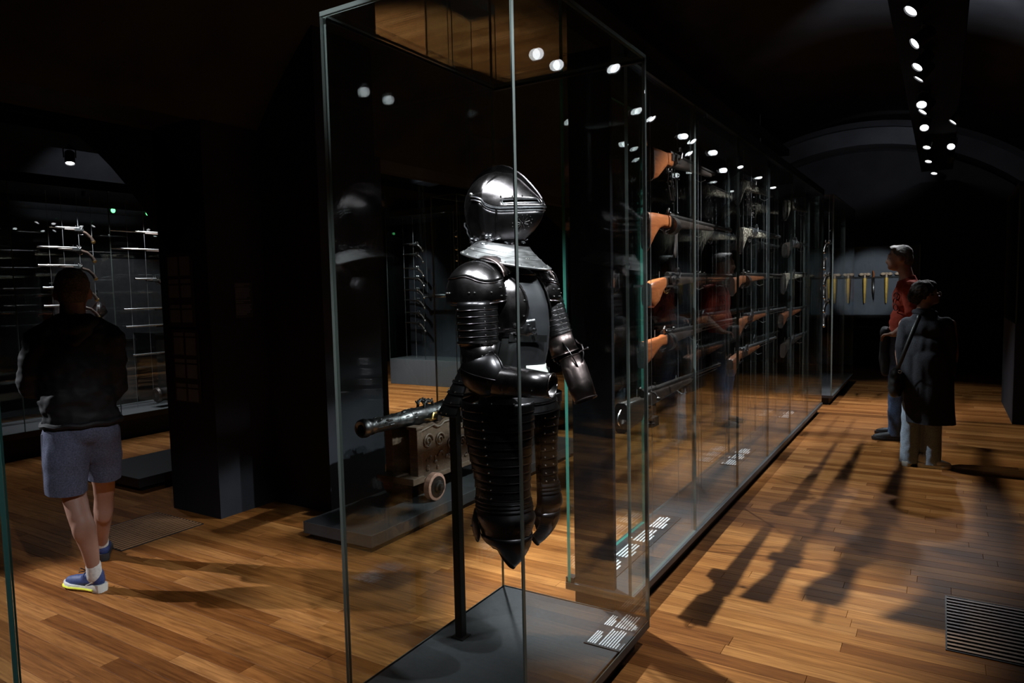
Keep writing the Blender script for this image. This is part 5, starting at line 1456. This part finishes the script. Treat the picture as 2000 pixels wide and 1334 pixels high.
# ---- visitor in shorts, seen from behind (x: to the picture's right, y: away)
p = person('person in a black jacket, grey shorts and blue running shoes, seen from behind', (-3.75, 1.95), atan2(0.8872, 0.4613))
b = Blob()
b.ell((-0.062, 0.075, 1.590), (0.076, 0.094, 0.108)); b.ell((-0.062, 0.10, 1.535), (0.060, 0.078, 0.070)); b.ell((-0.062, 0.175, 1.555), (0.014, 0.02, 0.02))
b.chain([((-0.064, 0.060, 1.535), 0.058), ((-0.068, 0.045, 1.44), 0.060), ((-0.07, 0.04, 1.38), 0.085)])
for s in (-1, 1): b.ell((-0.062+s*0.080, 0.075, 1.565), (0.010, 0.020, 0.031))
b.ell((-0.07, 0.05, 1.20), (0.155, 0.10, 0.22)); b.ell((-0.06, 0.05, 0.92), (0.14, 0.10, 0.13))
b.chain([((-0.13, 0.05, 0.88), 0.085), ((-0.115, 0.02, 0.52), 0.058), ((-0.100, -0.012, 0.43), 0.054), ((-0.082, -0.020, 0.36), 0.056), ((-0.062, -0.012, 0.24), 0.043), ((-0.052, 0.005, 0.13), 0.032), ((-0.050, 0.01, 0.07), 0.032)])
b.ell((-0.088, -0.035, 0.365), (0.050, 0.045, 0.085))
b.chain([((0.01, 0.06, 0.88), 0.085), ((0.022, 0.27, 0.50), 0.056), ((0.018, 0.31, 0.42), 0.050), ((0.012, 0.34, 0.34), 0.052), ((0.002, 0.42, 0.22), 0.040), ((-0.006, 0.50, 0.11), 0.031), ((-0.006, 0.52, 0.07), 0.030)])
b.ell((0.014, 0.32, 0.345), (0.046, 0.042, 0.08))
b.chain([((-0.235, 0.05, 1.34), 0.05), ((-0.285, 0.11, 1.13), 0.042), ((-0.17, 0.30, 1.12), 0.030)]); b.chain([((0.10, 0.05, 1.34), 0.05), ((0.115, 0.11, 1.08), 0.042), ((0.01, 0.30, 1.12), 0.030)])
hand(b, (-0.17, 0.30, 1.12), (0.6, 0.7, 0.15), (0, 0, 1), s=-1); hand(b, (0.01, 0.30, 1.12), (-0.6, 0.7, 0.15), (0, 0, 1), s=1)
b.build('body', M['skin'], p, voxel=0.009, smooth=4)
b = Blob(); b.ell((-0.062, 0.068, 1.612), (0.0815, 0.095, 0.094)); b.ell((-0.062, 0.020, 1.575), (0.070, 0.050, 0.070)); b.ell((-0.062, 0.10, 1.645), (0.072, 0.080, 0.060))
b.build('hair', M['hair_brown'], p, voxel=0.008, smooth=3, disp=(0.004, 60, (1, 1, 1)), cuts=(((-0.06, 0.02, 1.525), (0, 0.10, -1)), ((-0.06, 0.135, 1.6), (0, 1, -0.45))))
b = Blob()
b.ell((-0.072, 0.05, 1.17), (0.175, 0.135, 0.26)); b.ell((-0.072, 0.05, 1.02), (0.180, 0.140, 0.17)); b.ell((-0.070, 0.045, 1.30), (0.175, 0.115, 0.12)); b.ell((-0.058, 0.05, 0.93), (0.178, 0.135, 0.085))
b.chain([((-0.07, 0.05, 1.40), 0.085), ((-0.068, 0.05, 1.435), 0.075)])
b.chain([((-0.215, 0.05, 1.315), 0.076), ((-0.255, 0.07, 1.20), 0.070), ((-0.258, 0.11, 1.10), 0.068), ((-0.20, 0.24, 1.10), 0.062)])
b.chain([((0.085, 0.05, 1.325), 0.080), ((0.088, 0.07, 1.22), 0.080), ((0.085, 0.12, 1.06), 0.078), ((0.03, 0.24, 1.10), 0.060)])
b.chain([((-0.07, 0.04, 1.42), 0.07), ((-0.15, 0.045, 1.375), 0.075), ((-0.215, 0.05, 1.33), 0.075)]); b.chain([((-0.07, 0.04, 1.42), 0.07), ((0.02, 0.045, 1.375), 0.075), ((0.085, 0.05, 1.33), 0.072)])
jk = b.build('jacket', M['jacket'], p, voxel=0.010, smooth=5, disp=(0.013, 11, (1, 1, 1.5)), cuts=(((0, 0, 0.895), (0, 0.05, -1)), ((-0.068, 0.05, 1.462), (0, 0.25, 1))))
b = Blob(); b.chain([((-0.15, 0.01, 1.425), 0.030), ((-0.11, -0.035, 1.405), 0.036), ((-0.068, -0.05, 1.395), 0.040), ((-0.02, -0.035, 1.405), 0.036), ((0.02, 0.01, 1.425), 0.030), ((0.0, 0.09, 1.44), 0.026)]); b.chain([((-0.15, 0.01, 1.425), 0.030), ((-0.13, 0.09, 1.44), 0.026)])
b.chain([((-0.12, -0.03, 1.38), 0.03), ((-0.07, -0.05, 1.33), 0.032), ((-0.01, -0.03, 1.38), 0.03)])
b.build('hood', M['jacket'], jk, voxel=0.009, smooth=4, disp=(0.006, 18, (1, 1, 1)))
m = MB(); m.tube([(-0.058+0.178*cos(2*pi*i/36), 0.05+0.132*sin(2*pi*i/36), 0.902+0.004*sin(9*2*pi*i/36)) for i in range(36)], 0.014, 8, closed=True); m.build('hem_band', M['jacket'], jk)
b = Blob(); b.ell((-0.058, 0.055, 0.86), (0.170, 0.125, 0.10))
b.chain([((-0.125, 0.05, 0.84), 0.112), ((-0.140, 0.03, 0.70), 0.104), ((-0.148, 0.012, 0.50), 0.092)]); b.chain([((0.015, 0.06, 0.84), 0.105), ((0.025, 0.13, 0.70), 0.092), ((0.026, 0.205, 0.48), 0.076)])
so = b.build('shorts', M['shorts'], p, voxel=0.009, smooth=4, disp=(0.008, 10, (1, 1, 0.7)), cuts=(((0, 0, 0.545), (-0.04, 0.10, -1)), ((0, 0, 0.925), (0, 0, 1))))
m = MB(); m.tube([(-0.238, 0.03, 0.86), (-0.242, 0.02, 0.72), (-0.238, 0.005, 0.57)], 0.004, 6); m.build('side_seam', mat('pale_seam', (0.22, 0.24, 0.32), 0.9), so)
b = Blob(); b.chain([((-0.052, 0.006, 0.145), 0.037), ((-0.050, 0.01, 0.085), 0.038)]); b.build('sock', M['sock'], p, voxel=0.007, smooth=2)
b = Blob(); b.chain([((-0.005, 0.495, 0.135), 0.034), ((-0.006, 0.515, 0.085), 0.035)]); b.build('sock', M['sock'], p, voxel=0.007, smooth=2)
s1 = shoe(p, (-0.012, -0.020, 0.0), (-0.62, 0.78), 0.275, M['shoe_blue'], M['sole_white'], M['jacket'], M['yellow'])
m = MB(); m.tube([(-0.092, -0.003, 0.045), (-0.062, -0.016, 0.060), (-0.078, 0.006, 0.075), (-0.050, -0.012, 0.070)], 0.003, 5); m.build('shoe_mark', M['sole_white'], s1)
shoe(p, (-0.005, 0.475, 0.0), (0.05, 1.0), 0.285, M['shoe_blue'], M['dark_shoe'], M['jacket'])

# ---- visitor in a red T-shirt, in profile, looking at the vitrine
p = person('person in a rust red T-shirt and jeans looking down at the vitrine, in profile', (-0.38, 7.76), radians(2.8))
b = Blob()
rt = Matrix.Rotation(radians(-12), 3, 'Y')
b.ell((0.030, 0, 1.765), (0.098, 0.074, 0.108), rt); b.ell((-0.020, 0, 1.715), (0.062, 0.060, 0.085), rt); b.ell((-0.048, 0, 1.668), (0.030, 0.036, 0.026)); b.cap((-0.064, 0, 1.762), 0.016, (-0.086, 0, 1.722), 0.014); b.cap((-0.070, 0, 1.700), 0.010, (-0.066, 0, 1.685), 0.012); b.ell((-0.058, 0, 1.785), (0.022, 0.05, 0.014))
for s in (-1, 1): b.ell((0.035, s*0.076, 1.745), (0.020, 0.010, 0.033))
b.chain([((0.055, 0, 1.70), 0.058), ((0.085, 0, 1.58), 0.062), ((0.10, 0, 1.50), 0.09)])
b.ell((0.10, 0, 1.34), (0.115, 0.165, 0.20)); b.ell((0.06, 0, 1.05), (0.12, 0.15, 0.16))
for s in (-1, 1): b.chain([((0.06, s*0.09, 0.96), 0.09), ((0.02, s*0.105, 0.52), 0.055), ((0.055+0.02*s, s*0.12, 0.10), 0.038)])
b.chain([((0.12, -0.20, 1.46), 0.052), ((0.15, -0.245, 1.18), 0.043), ((-0.005, -0.19, 1.035), 0.031)]); b.chain([((0.12, 0.20, 1.46), 0.052), ((0.14, 0.24, 1.18), 0.043), ((-0.005, 0.17, 1.035), 0.031)])
hand(b, (-0.005, -0.19, 1.035), (-0.8, 0.45, -0.1), (0, 0, 1), s=-1, curl=0.7); hand(b, (-0.005, 0.17, 1.035), (-0.8, -0.45, -0.1), (0, 0, 1), s=1, curl=0.7)
b.build('body', M['skin'], p, voxel=0.010, smooth=3)
m = MB()
for s in (-1, 1): m.ell((-0.056, s*0.032, 1.750), (0.009, 0.012, 0.006), 8, 6)
m.build('eyes', M['eye'], p)
b = Blob(); b.ell((0.044, 0, 1.795), (0.096, 0.079, 0.088), rt); b.ell((0.085, 0, 1.745), (0.058, 0.068, 0.085)); b.ell((-0.015, 0, 1.845), (0.062, 0.060, 0.034)); b.build('hair', M['hair_grey'], p, voxel=0.009, smooth=3, disp=(0.005, 45, (1, 1, 1)), cuts=(((-0.045, 0, 1.80), (-1, 0, -0.35)), ((0.015, 0, 1.725), (-0.85, 0, -0.45))))
b = Blob(); b.ell((0.105, 0, 1.36), (0.138, 0.200, 0.20)); b.ell((0.075, 0, 1.14), (0.130, 0.180, 0.17)); b.ell((0.10, 0, 1.48), (0.10, 0.17, 0.08)); b.chain([((0.095, 0, 1.50), 0.095), ((0.088, 0, 1.545), 0.08)])
b.ell((0.07, 0, 1.05), (0.132, 0.175, 0.09))
for s in (-1, 1): b.chain([((0.12, s*0.185, 1.465), 0.078), ((0.14, s*0.232, 1.26), 0.072)])
te = b.build('t_shirt', M['tee'], p, voxel=0.011, smooth=4, disp=(0.007, 10, (1, 1, 1.6)), cuts=(((0, 0, 1.02), (0, 0, -1)), ((0.09, 0, 1.565), (-0.4, 0, 1)), ))
m = MB()     # dark round marks printed on the chest, too blurred to read
for zz, rad, a0, a1 in ((1.285, 0.030, 0, 6.28), (1.345, 0.028, 0.6, 5.0), (1.40, 0.026, 0, 6.28)):
    pts = []
    for i in range(15):
        an = a0+(a1-a0)*i/14; ph = radians(44)+rad*cos(an)/0.165; z_ = zz+rad*sin(an)
        k_ = sqrt(max(0.05, 1-((z_-1.34)/0.24)**2))
        pts.append(V(0.098-0.146*cos(ph)*k_, -0.206*sin(ph)*k_, z_))
    m.tube(pts, 0.0055, 5)
m.build('shirt_print', M['tee_print'], te)
b = Blob(); b.ell((0.06, 0, 1.0), (0.135, 0.17, 0.09))
for s in (-1, 1): b.chain([((0.06, s*0.09, 0.94), 0.108), ((0.025, s*0.105, 0.54), 0.080), ((0.04+0.02*s, s*0.118, 0.06), 0.068)])
b.build('jeans', M['jeans'], p, voxel=0.011, smooth=3, disp=(0.007, 12, (1, 1, 0.8)), cuts=(((0, 0, 0.045), (0, 0, -1)),))
b = Blob(); b.chain([((-0.08, -0.12, 1.045), 0.045), ((-0.085, 0.12, 1.045), 0.045)]); b.chain([((-0.085, -0.10, 1.03), 0.040), ((-0.078, -0.10, 0.80), 0.050), ((-0.072, -0.10, 0.66), 0.040)]); b.chain([((-0.09, 0.05, 1.03), 0.042), ((-0.085, 0.04, 0.78), 0.05), ((-0.08, 0.03, 0.64), 0.04)]); b.chain([((-0.06, -0.03, 1.0), 0.04), ((-0.05, -0.03, 0.72), 0.045)])
o = b.build('carried_jacket', M['jacket'], p, voxel=0.011, smooth=4, disp=(0.012, 14, (1, 1, 0.6))); o['label'] = 'black jacket draped over the forearms'
shoe(p, (0.100, -0.120, 0.0), (-0.98, -0.1), 0.285, M['dark_shoe'], M['dark_shoe'])
shoe(p, (0.12, 0.12, 0.0), (-1.0, 0.05), 0.285, M['dark_shoe'], M['dark_shoe'])

# ---- visitor in a long charcoal coat, turned away
p = person('person in a long charcoal coat with shoulder bag and pale jeans, turned away', (-0.06, 6.66), radians(0.5))
b = Blob()
b.ell((-0.055, 0.02, 1.435), (0.082, 0.082, 0.100)); b.ell((-0.025, 0.045, 1.395), (0.062, 0.060, 0.065)); b.ell((0.020, 0.055, 1.365), (0.025, 0.028, 0.022)); b.cap((0.032, 0.065, 1.430), 0.011, (0.046, 0.072, 1.402), 0.011); b.ell((0.030, 0.062, 1.382), (0.014, 0.02, 0.008))
b.ell((-0.035, -0.052, 1.415), (0.016, 0.010, 0.026)); b.ell((-0.09, 0.09, 1.415), (0.016, 0.010, 0.026))
b.chain([((-0.06, 0.01, 1.38), 0.05), ((-0.065, 0.0, 1.28), 0.055), ((-0.05, 0, 1.20), 0.09)]); b.ell((-0.04, 0, 1.05), (0.14, 0.10, 0.2)); b.ell((-0.03, 0, 0.80), (0.14, 0.11, 0.14))
for s, x in ((-1, -0.13), (1, 0.03)): b.chain([((x, 0, 0.76), 0.08), ((x-0.005, 0, 0.42), 0.052), ((x, 0, 0.09), 0.034)])
for s, x in ((-1, -0.20), (1, 0.12)):
    b.chain([((x, 0, 1.18), 0.045), ((x+s*0.03, 0.02, 0.94), 0.038), ((x+s*0.02, 0.09, 0.76), 0.028)]); hand(b, (x+s*0.02, 0.09, 0.76), (-0.3*s, 0.5, -0.8), (s, 0, 0.2), s=s)
b.build('body', M['skin'], p, voxel=0.010, smooth=3)
m = MB(); m.ell((0.030, 0.025, 1.428), (0.006, 0.006, 0.005), 8, 6); m.ell((0.010, 0.085, 1.428), (0.006, 0.006, 0.005), 8, 6); m.build('eyes', M['eye'], p)
m = MB()
for c, tx in ((V(0.043, 0.022, 1.428), V(0.75, 0.65, 0)), (V(0.010, 0.098, 1.428), V(-0.45, 0.9, 0))):
    pass
ctr = V(0.040, 0.045, 1.428)
for cc in (V(0.046, 0.030, 1.427), V(0.018, 0.097, 1.427)):
    x_ = V(-0.45, 0.89, 0); m.tube([cc+x_*0.024*cos(2*pi*i/14)+V(0, 0, 0.018*sin(2*pi*i/14)) for i in range(14)], 0.002, 5, closed=True)
m.tube([(0.054, 0.012, 1.430), (0.0, -0.045, 1.432), (-0.035, -0.062, 1.425)], 0.002, 5); m.build('glasses', M['gunsteel'], p)
b = Blob(); b.ell((-0.075, 0.010, 1.455), (0.094, 0.092, 0.088)); b.ell((-0.115, 0.0, 1.420), (0.062, 0.074, 0.080)); b.ell((-0.05, 0.03, 1.505), (0.070, 0.072, 0.038)); b.ell((-0.145, -0.01, 1.40), (0.035, 0.045, 0.045)); b.build('hair', M['hair_dark'], p, voxel=0.009, smooth=3, disp=(0.010, 30, (1, 1, 1)), cuts=(((0.006, 0, 1.44), (1, 0.25, -0.35)),))
b = Blob()
b.chain([((-0.065, 0, 1.27), 0.075), ((-0.06, 0, 1.22), 0.10)]); b.ell((-0.045, 0.0, 1.14), (0.175, 0.125, 0.12)); b.ell((-0.04, 0.0, 0.98), (0.170, 0.135, 0.20))
b.chain([((-0.10, 0, 0.95), 0.12), ((-0.085, 0, 0.60), 0.12), ((-0.075, 0.0, 0.28), 0.118)]); b.chain([((0.02, 0, 0.95), 0.12), ((0.045, 0, 0.60), 0.125), ((0.065, 0.0, 0.28), 0.122)]); b.chain([((-0.03, 0.04, 0.9), 0.13), ((-0.01, 0.04, 0.28), 0.13)]); b.chain([((-0.03, -0.04, 0.9), 0.12), ((-0.01, -0.05, 0.28), 0.125)])
b.chain([((-0.175, 0, 1.17), 0.075), ((-0.195, 0.0, 1.0), 0.070), ((-0.185, 0.05, 0.80), 0.060)]); b.chain([((0.085, 0, 1.17), 0.075), ((0.105, 0.0, 1.0), 0.070), ((0.105, 0.05, 0.80), 0.060)])
co = b.build('coat', M['coat'], p, voxel=0.011, smooth=5, disp=(0.010, 8, (1.6, 1.6, 0.35)), cuts=(((0, 0, 0.375), (-0.03, 0, -1)), ((-0.065, 0, 1.31), (0.1, 0, 1))))
b = Blob(); b.chain([((-0.13, -0.02, 1.285), 0.022), ((-0.075, -0.075, 1.275), 0.026), ((-0.01, -0.05, 1.285), 0.022), ((0.02, 0.03, 1.27), 0.02)]); b.build('collar', M['coat'], co, voxel=0.009, smooth=3)
b = Blob()
for x in (-0.142, 0.015): b.chain([((x*0.95, 0, 0.5), 0.075), ((x, 0, 0.25), 0.070), ((x-0.004, 0, 0.03), 0.074)])
b.build('jeans', M['jeans_pale'], p, voxel=0.010, smooth=3, disp=(0.006, 14, (1, 1, 0.7)), cuts=(((0, 0, 0.028), (0, 0, -1)),))
shoe(p, (-0.175, -0.06, 0.0), (0.45, 0.9), 0.24, M['white_shoe'], M['white_shoe'], M['sock'])
shoe(p, (-0.085, -0.03, 0.0), (0.97, 0.05), 0.245, M['white_shoe'], M['white_shoe'], M['sock'])
bg = thing('shoulder_bag', 'black leather shoulder bag hanging at the side of the person in the coat', 'bag', (-0.31, 6.58, 0.0))
b = Blob(); b.ell((0, 0, 0.70), (0.055, 0.085, 0.105)); b.ell((0.0, 0, 0.65), (0.060, 0.090, 0.075)); b.ell((0.0, 0, 0.76), (0.050, 0.08, 0.07)); b.build('pouch', M['bag'], bg, voxel=0.010, smooth=3, disp=(0.006, 14, (1, 1, 1)))
m = MB(); m.grid([[V(0.02+0.155*t-0.02*i*0.6, -0.055-0.045*sin(pi*min(1, t*1.2))-0.0*i, 0.795+0.455*t+0.012*i) for i in (0, 1, 2)] for t in [k/12 for k in range(13)]]); m.build('strap', M['bag'], bg, solid=0.003)
m = MB(); m.tube([(0.03+0.012*cos(2*pi*i/12), -0.072, 0.80+0.012*sin(2*pi*i/12)) for i in range(12)], 0.003, 6, closed=True); m.build('buckle', M['steel'], bg)

# ================================================================ END WALL CASE WITH GOLDEN DAGGERS, AND THE CASE IN THE FAR CORNER
wc = thing('wall_showcase', 'shallow lit showcase with gold handled daggers on the end wall', 'display case', (-1.90, 14.195, 0.93))
b = MB(); b.box(0, -0.03, 0, 1.56, 0, 1.22); b.build('back_board', mat('blue_grey_board', (0.10, 0.112, 0.14), 0.75, scale=4, var=0.12), wc, smooth=False)
b = MB(); b.box(0, -0.045, 0.655, 1.56, -0.03, 0.685); b.build('rail', M['black'], wc, smooth=False)
b = MB(); b.box(-0.02, -0.26, -0.05, 1.58, -0.03, 0.0); b.build('sill', M['plinth_side'], wc, smooth=False)
pane(0, -0.26, 0.0, 1.56, -0.25, 1.22, wc); pane(-0.012, -0.26, 0.0, -0.001, -0.03, 1.22, wc); pane(1.561, -0.26, 0.0, 1.572, -0.03, 1.22, wc)
M['gold'] = mat('gold_leaf', (0.95, 0.55, 0.12), 0.45, metal=0.25, scale=30, var=0.2)
M['ivory'] = mat('ivory_grip', (0.62, 0.45, 0.33), 0.5, scale=30, var=0.3)
for k, (x, lb) in enumerate(((-1.19, 'dagger in gold sheath with pale grip, nearer the vitrine'), (-0.845, 'dagger in gold sheath with pale grip, just before the person in red'), (-0.62, 'dagger in gold sheath mostly behind the person in red'))):
    t = thing('dagger', lb, 'dagger', (x, 14.12, 1.62), 'gold daggers on the end wall')
    b = MB(); b.lathe([(0, 0.026), (0.02, 0.030), (0.25, 0.022), (0.44, 0.012), (0.46, 0.0)], (0, 0, -0.03), (0, 0, -1), 12, cap1=False); b.build('sheath', M['gold'], t)
    b = MB(); b.cyl((0, 0, -0.03), (0, 0, 0.05), 0.018, n=10)
    for s in (-1, 1): b.ell((s*0.055, 0, 0.035), (0.042, 0.022, 0.028), 12, 8)
    b.ell((0, 0, 0.04), (0.035, 0.02, 0.022), 12, 8); b.build('grip', M['ivory'], t)
    b = MB(); b.cyl((0, 0.02, -0.02), (0, 0.055, -0.02), 0.006, n=6); b.build('peg', M['black'], t)
t = thing('knife', 'dark knife with red tip hanging between the gold daggers', 'dagger', (-1.05, 14.12, 1.60), 'gold daggers on the end wall')
b = MB(); b.grid([[V(-0.02, 0, 0.0), V(0.02, 0, 0.0)], [V(-0.016, 0, -0.25), V(0.02, 0, -0.25)], [V(0.01, 0, -0.42), V(0.014, 0, -0.42)]]); b.build('blade', M['gunsteel'], t, solid=0.006)
b = MB(); b.tube([(0, 0, 0), (0.003, 0, 0.06), (-0.008, 0, 0.12)], [0.014, 0.016, 0.010], 8); b.build('grip', M['wood_orange'], t)
b = MB(); b.cyl((0, 0.0, -0.02), (0, 0.055, -0.02), 0.005, n=6); b.build('peg', M['black'], t)

fc = thing('glass_showcase', 'dark glass case in the shaded far corner of the visitors aisle', 'display case', (0.66, 9.0, 0))
b = MB(); b.box(0, 0, 0, 0.9, 1.6, 1.06); b.build('base', M['wall'], fc, smooth=False, bevel=0.004)
pane(0, 0, 1.061, 0.9, 0.014, 2.48, fc); pane(0, 0.016, 1.061, 0.014, 1.584, 2.48, fc); pane(0, 1.586, 1.061, 0.9, 1.6, 2.48, fc)
b = MB(); b.box(0, 0, 2.482, 0.9, 1.6, 2.53); b.build('top', M['wall'], fc, smooth=False)
t = thing('sabre', 'curved sabre lying in the dark corner case', 'sword', (1.1, 9.5, 1.075))
b = MB(); b.tube([(0.0, -0.35, 0.0), (0.04, -0.1, 0.0), (0.05, 0.2, 0.0), (0.0, 0.5, 0.0)], [0.004, 0.012, 0.012, 0.003], 6); b.build('blade', M['steel'], t)
b = MB(); b.tube([(0, -0.35, 0), (-0.02, -0.47, 0)], 0.012, 8); b.tube([(0.0, -0.36, 0.0), (0.05, -0.42, 0.01), (0.0, -0.48, 0.0)], 0.004, 6); b.build('hilt', M['brass'], t)
